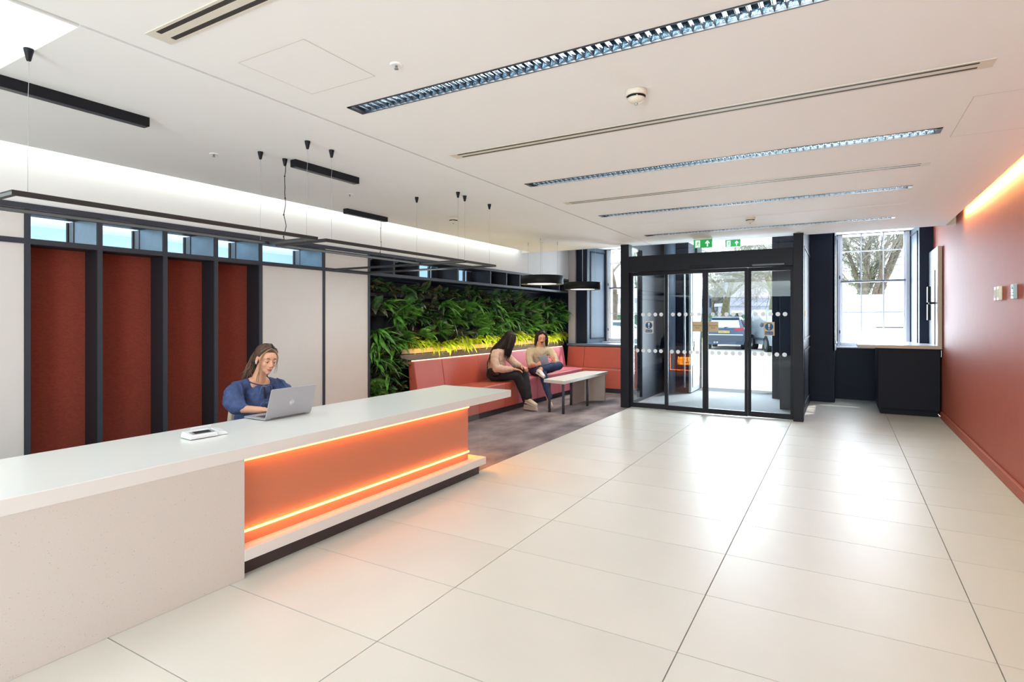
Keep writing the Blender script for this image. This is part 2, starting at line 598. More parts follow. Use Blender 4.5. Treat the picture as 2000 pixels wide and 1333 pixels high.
# clerestory windows beyond the compartments
wz = sempty('window_3', 'clerestory strip glazing behind the open shelf')
MB().box(-6.08, -5.72, 1.5, 9.0, 1.9, ZR0).build('sill', M_navy, wz)
MB().quad([(-5.86, 1.7, ZR0), (-5.86, 9.0, ZR0), (-5.86, 9.0, ZT0 + .05), (-5.86, 1.7, ZT0 + .05)]).build('pane', M_wglass, wz)
# compartments above the living wall
M_bk = mat('slate_blue_back', srgb(78, 94, 110), .5)
gposts = [5.75, 6.26, 7.2, 8.15, 8.68, 9.16, 10.02, 10.85, 11.28]
for k, yp in enumerate(gposts):
    MB().box(FX - .40, FX, yp - .015, yp + .015, ZR1, ZT0).build('divider', M_frame, pan, bevel=.002)
for (ya, yb, m_) in ((5.31, 6.74, M_bk), (7.05, 7.77, M_bk), (8.01, 9.6, M_bk), (9.6, 11.3, M_navy)):
    MB().box(FX - .41, FX - .39, ya, yb, ZR1, ZT0).build('back_panel', m_, pan)
for yb in (6.99, 7.93):
    MB().box(FX - .42, FX - .38, yb - .012, yb + .012, ZR1, ZT0).build('glazing_bar', M_frame, pan)
# next room seen through the clerestory
nr = sempty('wall_left', 'pale neighbouring room glimpsed through the clerestory')
M_nroom = mat('next_room_white', srgb(200, 224, 240), .8)

# living wall recess backing
lw = thing('planter_wall', 'dark backing with horizontal planting troughs behind the bench', 'planter', (-5.4, 8, 0))
MB().box(-5.63, -5.5, 5.29, 11.36, ZR0 - .03, ZR0).build('top_board', M_navy, lw)
M_trough = mat('trough_charcoal', srgb(40, 38, 44), .6)
MB().box(-5.62, -5.60, 5.31, 11.36, 0, ZR0).build('back_panel', mat('navy_back', srgb(34, 36, 48), .6), lw)
for z in (.18, .52, 1.30, 1.56, 1.82):
    MB().box(-5.60, -5.40, 5.31, 11.34, z - .06, z).build('trough', M_trough, lw, bevel=.01)
M_wood = mat('warm_ash_trough', srgb(178, 140, 92), .5, noise=.12, nscale=6, stretch=(1, .15, 4))
yy = 5.95
while yy < 10.7:
    MB().box(-5.58, -5.19, yy, min(yy + .86, 10.78), .975, 1.05).build('planter_box', M_wood, lw, bevel=.012)
    yy += .87
MB().box(-5.58, -5.21, 5.95, 11.2, .885, .965).build('ledge', mat('bronze_ledge', srgb(112, 96, 76), .45), lw)
MB().box(-5.15, -4.99, 11.30, 11.4, 0, 3.0).build('end_return', mat('pale_return', srgb(176, 172, 176), .6), pan)

# ------------------------------------------------------------------ front wall (piers, windows, opening)
def pier(name, x0, x1, y0=11.4, y1=12.45, lab=None):
    o = sempty(name, lab)
    MB().box(x0, x1, y0, y1, 0, 3.05).build('pier', M_navy, o, bevel=.004)
    if x1 - x0 > .3:
        w = .07
        for (za, zb) in ((.16, .86), (1.0, 2.9)):
            m = MB()
            m.box(x0 + w, x1 - w, y0 - .012, y0 + .002, za, za + .03).box(x0 + w, x1 - w, y0 - .012, y0 + .002, zb - .03, zb)
            m.box(x0 + w, x0 + w + .03, y0 - .012, y0 + .002, za + .03, zb - .03).box(x1 - w - .03, x1 - w, y0 - .012, y0 + .002, za + .03, zb - .03)
            m.build('panel_moulding', M_navy, o)
    return o
pier('wall_front', -6.1, -5.13, 11.42, 12.45, 'front wall pier at far left')
struct(MB().box(-4.99, -4.74, 11.36, 12.45, 0, 3.05).build('wall_front', M_navy, bevel=.004), 'navy architrave beside the left window')
struct(MB().box(-5.13, -4.99, 11.42, 12.45, 0, 3.05).build('wall_front', mat('pale_return', srgb(176, 172, 176), .6)), 'pale strip of front wall at the end of the planting')
struct(MB().box(-4.76, -4.56, 12.18, 12.45, 0, 3.05).build('wall_front', M_white), 'outer masonry left of the left window')
pier('wall_front', -3.42, -2.62, lab='navy panelled pier between left window and entrance')
pier('wall_front', -1.12, -.12, lab='navy panelled pier between entrance and right window')
struct(MB().box(1.08, 1.27, 11.36, 12.45, 0, 3.05).build('wall_front', M_navy, bevel=.004), 'navy architrave beside the terracotta wall')
struct(MB().box(-6.2, 1.5, 12.0, 12.45, 3.0, 3.6).build('wall_front', M_white), 'outer wall above the windows')

M_shut = mat('shutter_blue', srgb(66, 86, 104), .5)
def sash_window(name, x0, x1, lab, xl, xr):
    o = sempty(name, lab)
    Y0 = 12.10
    ZB, ZM = .97, 2.14
    ZTOP = 3.0
    fr = M_winw
    # box frame
    MB().box(x0 - .04, x0 + .015, Y0 - .05, Y0 + .10, ZB, ZTOP).build('frame', fr, o, bevel=.003)
    MB().box(x1 - .015, x1 + .04, Y0 - .05, Y0 + .10, ZB, ZTOP).build('frame', fr, o, bevel=.003)
    MB().box(x0, x1, Y0 - .05, Y0 + .10, ZB - .02, ZB + .055).build('bottom_rail', fr, o, bevel=.003)
    MB().box(x0, x1, Y0 - .04, Y0 + .04, ZM - .018, ZM + .018).build('meeting_rail', M_winrail, o, bevel=.003)
    for s_ in (x0 + .015, x1 - .045):
        MB().box(s_, s_ + .03, Y0 - .01, Y0 + .03, ZB + .05, ZTOP).build('stile', fr, o)
    w = (x1 - x0)
    for i in (1, 2):
        xx = x0 + w * i / 3
        MB().box(xx - .009, xx + .009, Y0, Y0 + .025, ZB + .05, ZM).build('glazing_bar', fr, o)
        MB().box(xx - .009, xx + .009, Y0, Y0 + .025, ZM, ZTOP).build('glazing_bar', fr, o)
    for zz in (1.58, 2.69):
        MB().box(x0 + .04, x1 - .04, Y0 + .003, Y0 + .022, zz - .009, zz + .009).build('glazing_bar', fr, o)
    zs = [ZB + .055, 1.58, ZM, 2.69, ZTOP]
    for i in range(3):
        for j in range(4):
            a = x0 + w * i / 3 + .01; b_ = x0 + w * (i + 1) / 3 - .01
            MB().quad([(a, Y0 + .012, zs[j]), (b_, Y0 + .012, zs[j]), (b_, Y0 + .012, zs[j + 1]), (a, Y0 + .012, zs[j + 1])]).build('pane', M_wglass, o)
    # splayed panelled reveals (shutters)
    for (xa, xb, sgn) in ((xl, x0 - .04, 1), (xr, x1 + .04, -1)):
        m = MB()
        t = .03 * -sgn
        m.hexa([(xa, 11.4, .9), (xb, Y0 + .05, .9), (xb + t, Y0 + .05, .9), (xa + t, 11.4, .9),
                (xa, 11.4, 3.0), (xb, Y0 + .05, 3.0), (xb + t, Y0 + .05, 3.0), (xa + t, 11.4, 3.0)])
        m.build('reveal', M_shut, o)
        p0 = V((xa, 11.4, 0)); p1 = V((xb, Y0 + .05, 0)); d = (p1 - p0); n = V((-d.y, d.x, 0)).normalized() * (-sgn)
        if n.x * sgn < 0: n = -n
        for (za, zb) in ((1.02, 2.92),):
            for (u0, u1, v0, v1) in ((.12, .16, za, zb), (.80, .84, za, zb), (.12, .84, za, za + .03), (.12, .84, zb - .03, zb)):
                a = p0 + d * u0; b2 = p0 + d * u1
                MB().hexa([a + V((0, 0, v0)), b2 + V((0, 0, v0)), b2 + n * .012 + V((0, 0, v0)), a + n * .012 + V((0, 0, v0)),
                           a + V((0, 0, v1)), b2 + V((0, 0, v1)), b2 + n * .012 + V((0, 0, v1)), a + n * .012 + V((0, 0, v1))]).build('moulding', M_navy, o)
    for zc in (2.22, 1.22):
        MB().box(x0 - .005, x0 + .012, Y0 - .065, Y0 - .045, zc - .03, zc + .03).build('sash_fastener', M_black, o)
    # apron below and sill
    MB().box(xl, xr, 11.98, 12.12, 0, .93).build('apron', M_navy, o)
    m = MB(); m.box(xl + .12, xr - .12, 11.965, 11.98, .78, .81).box(xl + .12, xr - .12, 11.965, 11.98, .2, .23).box(xl + .12, xl + .15, 11.965, 11.98, .23, .78)
    m.build('panel_moulding', M_navy, o)
    MB().box(xl, xr, 11.93, 12.12, .93, .955).build('sill_board', M_winw, o, bevel=.004)
    return o
M_winw = mat('sash_paint', srgb(214, 216, 224), .45)
M_winrail = mat('sash_rail_paint', srgb(120, 124, 134), .45)
sash_window('window_1', -4.52, -3.50, 'tall sash window at left, partly behind the glass lobby', -4.74, -3.42)
sash_window('window_2', -.05, .97, 'tall twelve-pane sash window at right', -.12, 1.08)

# ------------------------------------------------------------------ entrance lobby
d1 = sempty('door_1', 'automatic sliding glass entrance doors in an anthracite frame')
MB().box(-3.17, -3.03, 9.02, 9.20, 0, CZ + .05).build('post', M_anth, d1, bevel=.003)
MB().box(-.61, -.48, 9.02, 9.20, 0, CZ + .05).build('post', M_anth, d1, bevel=.003)
MB().box(-3.03, -.61, 9.02, 9.22, 2.225, 2.48).build('header', M_anth, d1, bevel=.003)
MB().box(-2.05, -1.70, 8.995, 9.02, 2.245, 2.275).build('sensor', M_black, d1, bevel=.006)
MB().box(-1.15, -.72, 8.985, 9.02, 2.235, 2.262).build('sensor', mat('sensor_grey', srgb(96, 98, 108), .4), d1, bevel=.006)
MB().cyl((-2.62, 9.015, 2.31), (-2.62, 9.0, 2.31), .012).build('sensor_eye', M_black, d1)
MB().box(-3.03, -.61, 9.085, 9.10, 2.48, CZ + .04).build('transom_pane', M_glass, d1)
M_dot = mat('frosted_dot', srgb(228, 238, 246), .6)
def leaf(x0, x1, gx0, gx1, yc, dots_up, dots_lo):
    lf = MB()
    t = .022
    lf.box(x0, gx0, yc - t, yc + t, .01, 2.222).box(gx1, x1, yc - t, yc + t, .01, 2.222)
    lf.box(gx0, gx1, yc - t, yc + t, .01, .085).box(gx0, gx1, yc - t, yc + t, 2.165, 2.222)
    l = lf.build('leaf', M_anth, d1)
    WL[l.name] = V((0, 0, 0))
    MB().box(gx0, gx1, yc - .004, yc + .004, .085, 2.165).build('pane', M_glass, l)
    for (dl, zz) in ((dots_up, 1.53), (dots_lo, .94)):
        for dx in dl:
            MB().cyl((dx, yc - .0045, zz), (dx, yc - .006, zz), .031, n=20).build('dot', M_dot, l)
    return l
def xat(px, Y=9.1):
    dx = -math.sin(YAW) + (px - 1000) / 1112 * math.cos(YAW); dy = math.cos(YAW) + (px - 1000) / 1112 * math.sin(YAW)
    return dx * Y / dy
leaf(-3.03, -2.435, -2.985, -2.465, 9.13, [xat(p) for p in (1255, 1267, 1279, 1290.5)], [xat(p) for p in (1244, 1255.5, 1267, 1279, 1290)])
leaf(-2.435, -1.828, -2.40, -1.868, 9.08, [xat(p) for p in (1315, 1327.5, 1340, 1352.5, 1365.5)], [xat(p) for p in (1313, 1325, 1337.5, 1350, 1362.5)])
leaf(-1.826, -1.222, -1.787, -1.262, 9.08, [xat(p) for p in (1393, 1406, 1419.5, 1433, 1446.5)], [xat(p) for p in (1392, 1405, 1418.5, 1432, 1445.5)])
leaf(-1.222, -.61, -1.182, -.652, 9.13, [xat(p) for p in (1475.5, 1490, 1504.5, 1519, 1533)], [xat(p) for p in (1473.5, 1488, 1502.5, 1517, 1532)])
# lobby sides
ls = sempty('wall_lobby', 'lobby side walls between the doors and the facade')
MB().box(-3.14, -3.125, 9.2, 9.98, .06, CZ).build('side_pane', M_glass, ls)
MB().box(-3.17, -3.10, 9.2, 9.98, 0, .06).box(-3.17, -3.10, 9.2, 9.98, CZ, CZ + .1).build('side_rail', M_anth, ls)
MB().box(-3.20, -3.10, 9.98, 11.4, 0, 3.0).build('side_panel', M_navy, ls, bevel=.003)
MB().box(-.60, -.50, 9.2, 11.4, 0, 3.0).build('side_panel', M_navy, ls, bevel=.003)
for (za, zb) in ((.15, 1.0), (1.15, 2.55)):
    m = MB()
    for (ya, yb, z0, z1) in ((9.5, 11.2, za, za + .03), (9.5, 11.2, zb - .03, zb), (9.5, 9.53, za + .03, zb - .03), (11.17, 11.2, za + .03, zb - .03)):
        m.box(-.50, -.488, ya, yb, z0, z1)
    m.build('panel_moulding', M_navy, ls)
MB().box(-.88, -.60, 10.12, 10.32, 0, 3.0).build('pilaster', M_navy, ls, bevel=.003)
MB().box(-.497, -.480, 9.55, 9.60, 1.50, 1.58).build('push_plate', mat('brass', srgb(190, 160, 110), .3, metal=.8), ls, bevel=.002)
MB().box(-3.2, -.5, 11.4, 12.45, 2.96, 3.04).build('lobby_soffit', M_white, ls)
struct(MB().box(-2.64, -2.58, 12.0, 12.45, 0, 3.0).box(-1.16, -1.10, 12.0, 12.45, 0, 3.0).box(-2.6, -1.14, 12.2, 12.3, 2.72, 2.80).build('trim_4', M_anth), 'anthracite frame of the outer doorway')
# outer doors folded back
od = sempty('door_2', 'outer entrance door leaf opened inwards against the left of the lobby')
M_edge = mat('pale_door_edge', srgb(176, 190, 202), .35)
MB().box(-2.60, -2.555, 11.35, 12.1, .02, 2.55).build('door_panel', M_edge, od, bevel=.004)
MB().box(-2.552, -2.545, 11.45, 12.0, .9, 2.4).build('glazed_panel', mat('door_inset', srgb(74, 96, 112), .2), od)
MB().box(-2.548, -2.538, 11.45, 12.0, .12, .55).build('kick_plate', mat('kick_plate', srgb(222, 224, 214), .4), od)
MB().box(-2.545, -2.53, 11.55, 11.8, .80, 1.02).build('notice', mat('notice', srgb(226, 216, 150), .6), od)
MB().cyl((-2.66, 11.25, .12), (-2.66, 11.25, 2.45), .022, n=12).build('pull_handle', M_alu, od)
MB().cyl((-2.66, 11.25, .5), (-2.66, 11.38, .5), .012, n=10).cyl((-2.66, 11.25, 2.1), (-2.66, 11.38, 2.1), .012, n=10).build('handle_bracket', M_alu, od)
cl2 = MB().cyl((-2.95, 11.28, 0.0), (-2.95, 11.28, 3.0), .11, n=32).build('trim_5', mat('column_blue', srgb(112, 128, 152), .35))
struct(cl2, 'round blue-grey column just inside the facade')

# ================================================================== CEILING FIXTURES
M_lou = mat('louvre_mirror', srgb(116, 134, 148), .22, metal=1, bump=.25, bscale=45)
M_rim = mat('fixture_rim', srgb(52, 56, 66), .4)
LAB_FIX = ['first louvred strip light, nearest and cut by the top edge', 'second louvred strip light across the ceiling',
           'third louvred strip light across the ceiling', 'farthest louvred strip light, next to the entrance']
for k, (yy, x0, x1) in enumerate(fix):
    t = thing('recessed_louvre_light', LAB_FIX[k], 'ceiling light', ((x0 + x1) / 2, yy, CZ), 'recessed louvred strip lights')
    h = .062
    MB().box(x0, x1, yy - h, yy - h + .009, CZ - .003, CZ + .06).box(x0, x1, yy + h - .009, yy + h, CZ - .003, CZ + .06) \
        .box(x0, x0 + .03, yy - h, yy + h, CZ - .003, CZ + .06).box(x1 - .03, x1, yy - h, yy + h, CZ - .003, CZ + .06).build('rim', M_rim, t)
    MB().box(x0 + .03, x1 - .03, yy - h + .009, yy + h - .009, CZ + .052, CZ + .058).build('lamp_tray', mat('tray', srgb(215, 230, 238), .3, metal=.9), t)
    n = 66
    cell = MB()
    # curved reflector cell walls: cross blades and two parabolic sides, each blade a part
    L = (x1 - x0 - .06) / n
    for i in range(n + 1):
        xx = x0 + .03 + i * L
        MB().hexa([(xx - .0018, yy - h + .009, CZ + .001), (xx + .0018, yy - h + .009, CZ + .001), (xx + .0018, yy + h - .009, CZ + .001), (xx - .0018, yy + h - .009, CZ + .001),
                   (xx - .004, yy - h + .009, CZ + .045), (xx + .004, yy - h + .009, CZ + .045), (xx + .004, yy + h - .009, CZ + .045), (xx - .004, yy + h - .009, CZ + .045)]).build('louvre_blade', M_rim if i % 1 == 0 else M_lou, t)
    m = MB()
    for i in range(n):      # mirror pyramids in each cell
        xa = x0 + .03 + i * L + .004; xb = x0 + .03 + (i + 1) * L - .004; ya = yy - h + .010; yb = yy + h - .010
        za, zb = CZ + .006, CZ + .046
        q = .012
        lo = [(xa, ya, za), (xb, ya, za), (xb, yb, za), (xa, yb, za)]
        hi = [(xa + q, ya + q, zb), (xb - q, ya + q, zb), (xb - q, yb - q, zb), (xa + q, yb - q, zb)]
        for e in range(4):
            m.quad([lo[e], lo[(e + 1) % 4], hi[(e + 1) % 4], hi[e]])
        m.quad(hi)
    m.build('reflector', M_lou, t)
LAB_SL = ['pale twin-slot air diffuser between first and second strip lights', 'pale twin-slot air diffuser between second and third strip lights',
          'pale twin-slot air diffuser between third and fourth strip lights', 'dark twin-slot air diffuser nearest, cut by the top edge']
M_slot = mat('diffuser_beige', srgb(224, 218, 204), .6)
for k, (yy, x0, x1) in enumerate(slots):
    if k == 2: continue
    t = thing('slot_diffuser', LAB_SL[k], 'air vent', ((x0 + x1) / 2, yy, CZ), 'linear slot air diffusers')
    e = .055
    plate(x0 - .06, x1 + .06, yy - e, yy + e, CZ - .004, CZ - .0005, [(x0, x1, yy - .042, yy - .018), (x0, x1, yy + .018, yy + .042)]).build('frame', M_slot, t)
    for s_ in (-.03, .03):
        MB().box(x0, x1, yy + s_ - .012, yy + s_ + .012, CZ - .0034, CZ + .008).build('slot', mat('slot_dark', srgb(58, 54, 52), .6), t)
# slot three closes its hole in the same way (narrow)
t = thing('slot_diffuser', LAB_SL[2], 'air vent', (-.97, 7.28, CZ), 'linear slot air diffusers')
plate(-2.53, .60, 7.28 - .05, 7.28 + .05, CZ - .003, CZ - .0005, [(-2.47, .54, 7.256, 7.270)]).build('frame', M_ceil, t)

def smoke(x, y, lab, s=1.0):
    t = thing('smoke_detector', lab, 'smoke detector', (x, y, CZ), 'ceiling smoke detectors')
    mw = mat('detector_white', srgb(232, 224, 208), .5)
    MB().lathe([(.05, 0), (.058, -.003), (.058, -.022), (.052, -.030), (.05, -.030)], (x, y, CZ), 32).build('base', mw, t)
    MB().lathe([(.050, -.028), (.050, -.036), (.036, -.036), (.036, -.030)], (x, y, CZ), 32).build('vent_ring', M_black, t)
    MB().lathe([(.046, -.040), (.044, -.050), (.030, -.060), (.012, -.066), (.004, -.067)], (x, y, CZ), 32).build('dome', mw, t)
    for a in range(4):
        th = a * pi / 2 + .4
        MB().box(x + .045 * math.cos(th) - .003, x + .045 * math.cos(th) + .003, y + .045 * math.sin(th) - .003, y + .045 * math.sin(th) + .003, CZ - .042, CZ - .028).build('rib', mw, t)
    MB().lathe([(.009, -.064), (.009, -.074), (.003, -.078)], (x, y, CZ), 16).build('sensor_tip', M_alu, t)
smoke(-.95, 2.95, 'white smoke detector between the first strip light and first diffuser')
smoke(-.96, 7.34, 'white smoke detector close to the third strip light')
smoke(-4.05, 5.57, 'white smoke detector on the ceiling above the seating side')
def sprink(x, y, lab):
    t = thing('sprinkler_head', lab, 'sprinkler', (x, y, CZ), 'ceiling sprinklers')
    MB().lathe([(.032, 0), (.032, -.003), (.026, -.006)], (x, y, CZ), 24).build('cover_plate', M_ceil, t)
    MB().lathe([(.006, -.004), (.006, -.018), (.011, -.020), (.011, -.022)], (x, y, CZ), 12).build('nozzle', M_alu, t)
sprink(-1.84, 2.07, 'small round sprinkler beside the square access panel')
sprink(-4.00, 2.52, 'small round sprinkler above the desk side')
sprink(-4.15, 4.0, 'small round sprinkler between the two black linear lights')
ap = thing('ceiling_hatch', 'flush square access hatch outlined in the ceiling above the desk', 'hatch', (-2.24, 1.9, CZ))
M_line = mat('hatch_line', srgb(206, 196, 180), .8)
def hatch(t, x0, x1, y0, y1):
    MB().box(x0, x1, y0, y1, CZ - .0012, CZ - .0002).build('panel', M_ceil, t)
    w = .003
    for q in ((x0 - w, x1 + w, y0 - w, y0), (x0 - w, x1 + w, y1, y1 + w), (x0 - w, x0, y0, y1), (x1, x1 + w, y0, y1)):
        MB().box(q[0], q[1], q[2], q[3], CZ - .0014, CZ - .0002).build('joint', M_line, t)
hatch(ap, -2.47, -2.02, 1.68, 2.11)
ap2 = thing('ceiling_hatch', 'flush access hatch in the ceiling beside the right wall', 'hatch', (.85, 4.2, CZ))
hatch(ap2, .62, 1.06, 3.95, 4.75)

# black surface-mounted linear lights
for (x, y0, y1, lab) in ((-3.64, .55, 1.87, 'nearest black linear surface light, cut by the left edge'), (-3.62, 2.91, 3.57, 'middle black linear surface light'),
                         (-4.74, 4.50, 5.15, 'farthest black linear surface light')):
    t = thing('linear_light', lab, 'ceiling light', (x, (y0 + y1) / 2, CZ), 'black surface-mounted linear lights')
    MB().box(x - .03, x + .03, y0, y1, CZ - .055, CZ).build('housing', M_black, t, bevel=.002)
    MB().box(x - .022, x + .022, y0 + .01, y1 - .01, CZ - .0575, CZ - .055).build('diffuser', mat('dim_diffuser', srgb(60, 64, 72), .3), t)

# suspended thin rectangular frames
def cone(x, y, t):
    MB().lathe([(.019, 0), (.019, -.006), (.009, -.052), (.008, -.054)], (x, y, CZ), 20).build('ceiling_cup', M_black, t)
M_wire = mat('steel_wire', srgb(176, 178, 176), .4)
M_hang = mat('pendant_black', srgb(44, 45, 46), .5)
def hang(lab, x0, x1, y0, y1, z, cables, power=None):
    t = thing('suspended_frame_light', lab, 'pendant light', ((x0 + x1) / 2, (y0 + y1) / 2, z), 'rectangular frame pendants over the desk')
    w = .022
    MB().box(x0, x0 + w, y0, y1, z, z + w).build('bar', M_hang, t)
    MB().box(x1 - w, x1, y0, y1, z, z + w).build('bar', M_hang, t)
    MB().box(x0 + w, x1 - w, y0, y0 + w, z, z + w).build('bar', M_hang, t)
    MB().box(x0 + w, x1 - w, y1 - w, y1, z, z + w).build('bar', M_hang, t)
    for (x, y) in cables:
        cone(x, y, t)
        n = 7
        xe = min(max(x, x0 + .01), x1 - .01)
        pts = [(x + (xe - x) * i / n + (.004 * math.sin(i * 2.1) if 0 < i < n else 0), y, CZ - .05 - (CZ - .05 - z - w) * i / n) for i in range(n + 1)]
        MB().tube(pts, .0011, 5).build('suspension_wire', M_wire, t)
    if power:
        x, y = power[:2]
        zt = CZ - .05
        if len(power) < 3: cone(x, y, t)
        else: zt = CZ - .058
        n = 14
        pts = [(x + .008 * math.sin(i * 1.3), y + .006 * math.cos(i * 1.7), zt - (zt - .01 - z - w) * i / n) for i in range(n + 1)]
        MB().tube(pts, .0028, 6).build('power_cable', M_black, t)
        for i in (2, 6, 9, 13):
            MB().ell(pts[i], (.006, .006, .006), n=8, m=6).build('cable_tie', M_black, t)
hang('nearest thin black rectangular frame pendant, at left', -3.68, -3.16, 1.06, 2.75, 2.015, [(-3.16, 1.12), (-3.66, 2.66), (-3.16, 2.66)])
hang('middle thin black rectangular frame pendant', -3.72, -3.17, 2.83, 4.54, 2.015, [(-3.18, 2.89), (-3.68, 4.44), (-3.19, 4.46)], (-3.66, 2.87))
hang('farthest thin black rectangular frame pendant, set crossways', -5.02, -3.18, 4.59, 5.14, 2.015, [(-3.23, 4.63), (-3.24, 5.10)], (-4.74, 5.06, 1))

# drum pendants
M_lit = emat('lit_diffuser', (1, .98, .93, 1), 2.2)
def drum(x, y, z, R, lab):
    t = thing('drum_pendant', lab, 'pendant light', (x, y, z), 'black drum pendants over the seating')
    sh_ = MB().lathe([(R - .004, 0), (R, .004), (R, .128), (R - .006, .132), (.02, .132)], (x, y, z), 48, cap=False).build('shade', M_black, t)
    MB().lathe([(R - .004, 0), (R * .70, .004), (R * .70, .02), (R - .01, .12)], (x, y, z), 48, cap=False).build('inner_baffle', mat('baffle', srgb(60, 60, 62), .5), sh_)
    MB().lathe([(.01, .010), (R * .70, .010), (R * .70, .014), (.01, .014)], (x, y, z), 48).build('diffuser', M_lit, sh_)
    zt = CZ if y < YE else 3.0
    MB().lathe([(.05, 0), (.05, -.02), (.045, -.024)], (x, y, zt), 24).build('ceiling_rose', M_white, t)
    MB().cyl((x, y, z + .13), (x, y, zt - .02), .003, n=6).build('power_cable', M_white, t)
    for a in (0.9, 3.0, 5.1):
        px, py = x + R * .8 * math.cos(a), y + R * .8 * math.sin(a)
        MB().cyl((px, py, z + .13), (px, py, zt - .03), .0013, n=5).build('suspension_wire', M_wire, t)
        MB().cyl((px, py, zt), (px, py, zt - .05), .005, n=8).build('wire_grip', M_alu, t)
    area('drum_lamp_glow', (x, y, z - .01), (0, 0, 0), R, R, 9, (1, .95, .86))
drum(-4.07, 7.94, 2.00, .335, 'larger black drum pendant, lit, in front of the plants')
drum(-4.10, 9.62, 1.99, .33, 'farther black drum pendant in front of the left window')

# exit signs
M_green = mat('exit_green', srgb(20, 150, 70), .4, emit=srgb(20, 170, 80), estr=.35)
M_sw = mat('sign_white', srgb(240, 250, 245), .4, emit=srgb(230, 250, 240), estr=.5)
def exit_sign(xc, y, zt, w, h, lab):
    t = thing('exit_sign', lab, 'exit sign', (xc, y, zt), None)
    MB().box(xc - w / 2, xc + w / 2, y - .02, y + .02, zt - .02, zt).build('housing', M_white, t, bevel=.003)
    bl_ = MB().box(xc - w / 2, xc + w / 2, y - .004, y + .004, zt - .02 - h, zt - .02).build('blade', M_green, t)
    yf = y - .0055
    zc = zt - .02 - h / 2
    xl = xc - w * .27
    def P2(u, v_): return (xl + u * h, yf, zc + v_ * h)
    # doorway block with running figure cut in green
    MB().box(xl - .30 * h, xl + .26 * h, yf - .001, yf + .001, zc - .42 * h, zc + .42 * h).build('doorway', M_sw, bl_)
    yf -= .002
    m = MB()
    m.cyl((xl + .08 * h, yf, zc + .27 * h), (xl + .08 * h, yf - .0008, zc + .27 * h), .06 * h, n=12)
    def limb(a, b_, r):
        a = V((xl + a[0] * h, 0, zc + a[1] * h)); b_ = V((xl + b_[0] * h, 0, zc + b_[1] * h))
        d = (b_ - a).normalized(); n = V((-d.z, 0, d.x)) * r * h
        q = [a + n, a - n, b_ - n, b_ + n]
        m.hexa([(p.x, yf - .0008, p.z) for p in q] + [(p.x, yf, p.z) for p in q])
    limb((.04, .20), (-.03, -.06), .055); limb((-.03, -.06), (.12, -.16), .035); limb((.12, -.16), (.08, -.36), .03)
    limb((-.03, -.06), (-.14, -.2), .035); limb((-.14, -.2), (-.27, -.24), .03)
    limb((.03, .17), (-.14, .10), .028); limb((-.14, .10), (-.18, -.02), .025); limb((.04, .16), (.18, .06), .028); limb((.18, .06), (.22, .14), .022)
    m.build('running_figure', M_green, bl_)
    xr = xc + w * .25
    m = MB()
    m.prism([(-.12, -.36), (.12, -.36), (.12, .0), (.3, .0), (0, .36), (-.3, .0), (-.12, .0)] if False else
            [(-.07, -.36), (.07, -.36), (.07, .12), (.24, -.05), (.24, .12), (0, .38), (-.24, .12), (-.24, -.05), (-.07, .12)],
            lambda u, v_, d: (xr + u * h, d, zc + v_ * h), yf, yf + .001)
    m.build('arrow', M_sw, bl_)
exit_sign(-1.83, 8.90, CZ, .27, .125, 'green exit sign hanging inside above the sliding doors')
exit_sign(-1.78, 11.3, 2.955, .27, .125, 'green exit sign inside the lobby seen through the transom')

# ================================================================== RECEPTION DESK
dk = thing('reception_desk', 'long white reception desk with glowing orange front panel', 'desk', (-3.4, 2.5, 0))
MB().box(-3.76, -2.915, -.9, 5.0, .672, .742).build('worktop', M_desk, dk, bevel=.003)
MB().box(-3.66, -2.918, -.9, 2.02, 0, .674).build('stone_block', M_stone, dk, bevel=.002)
MB().box(-3.62, -2.915, 2.02, 4.53, .095, .16).build('plinth_shelf', M_desk, dk, bevel=.002)
MB().box(-3.60, -2.975, 2.02, 4.50, 0, .095).build('kick_board', mat('kick_brown', srgb(66, 56, 56), .5), dk)
MB().box(-3.62, -3.005, 2.02, 4.36, .16, .672).build('orange_panel', M_orange, dk)
# acrylic skin, wraps the end
MB().box(-2.985, -2.975, 2.03, 4.50, .16, .672).quad([(-2.98, 4.50, .16), (-3.62, 4.50, .16), (-3.62, 4.50, .672), (-2.98, 4.50, .672)]).build('acrylic_cover', M_acr, dk)
MB().box(-3.000, -2.990, 2.03, 4.358, .643, .654).build('led_line', M_led, dk)
MB().box(-3.000, -2.990, 2.03, 4.358, .230, .241).build('led_line', M_led, dk)
MB().box(-3.60, -3.0, 4.362, 4.372, .640, .652).build('led_line', M_ledend, dk)
MB().box(-3.60, -3.0, 4.362, 4.372, .228, .240).build('led_line', M_ledend, dk)
MB().box(-3.60, -3.588, 4.362, 4.372, .228, .652).build('led_line', M_ledend, dk)
MB().box(-3.76, -3.70, -.9, 4.3, .1, .672).build('modesty_panel', M_desk, dk)
area('desk_led_glow', (-2.955, 3.2, .235), (0, math.radians(75), 0), .03, 2.2, .9, (1, .45, .14))
area('desk_led_glow_top', (-2.955, 3.2, .655), (0, math.radians(55), 0), .03, 2.2, .9, (1, .50, .18))
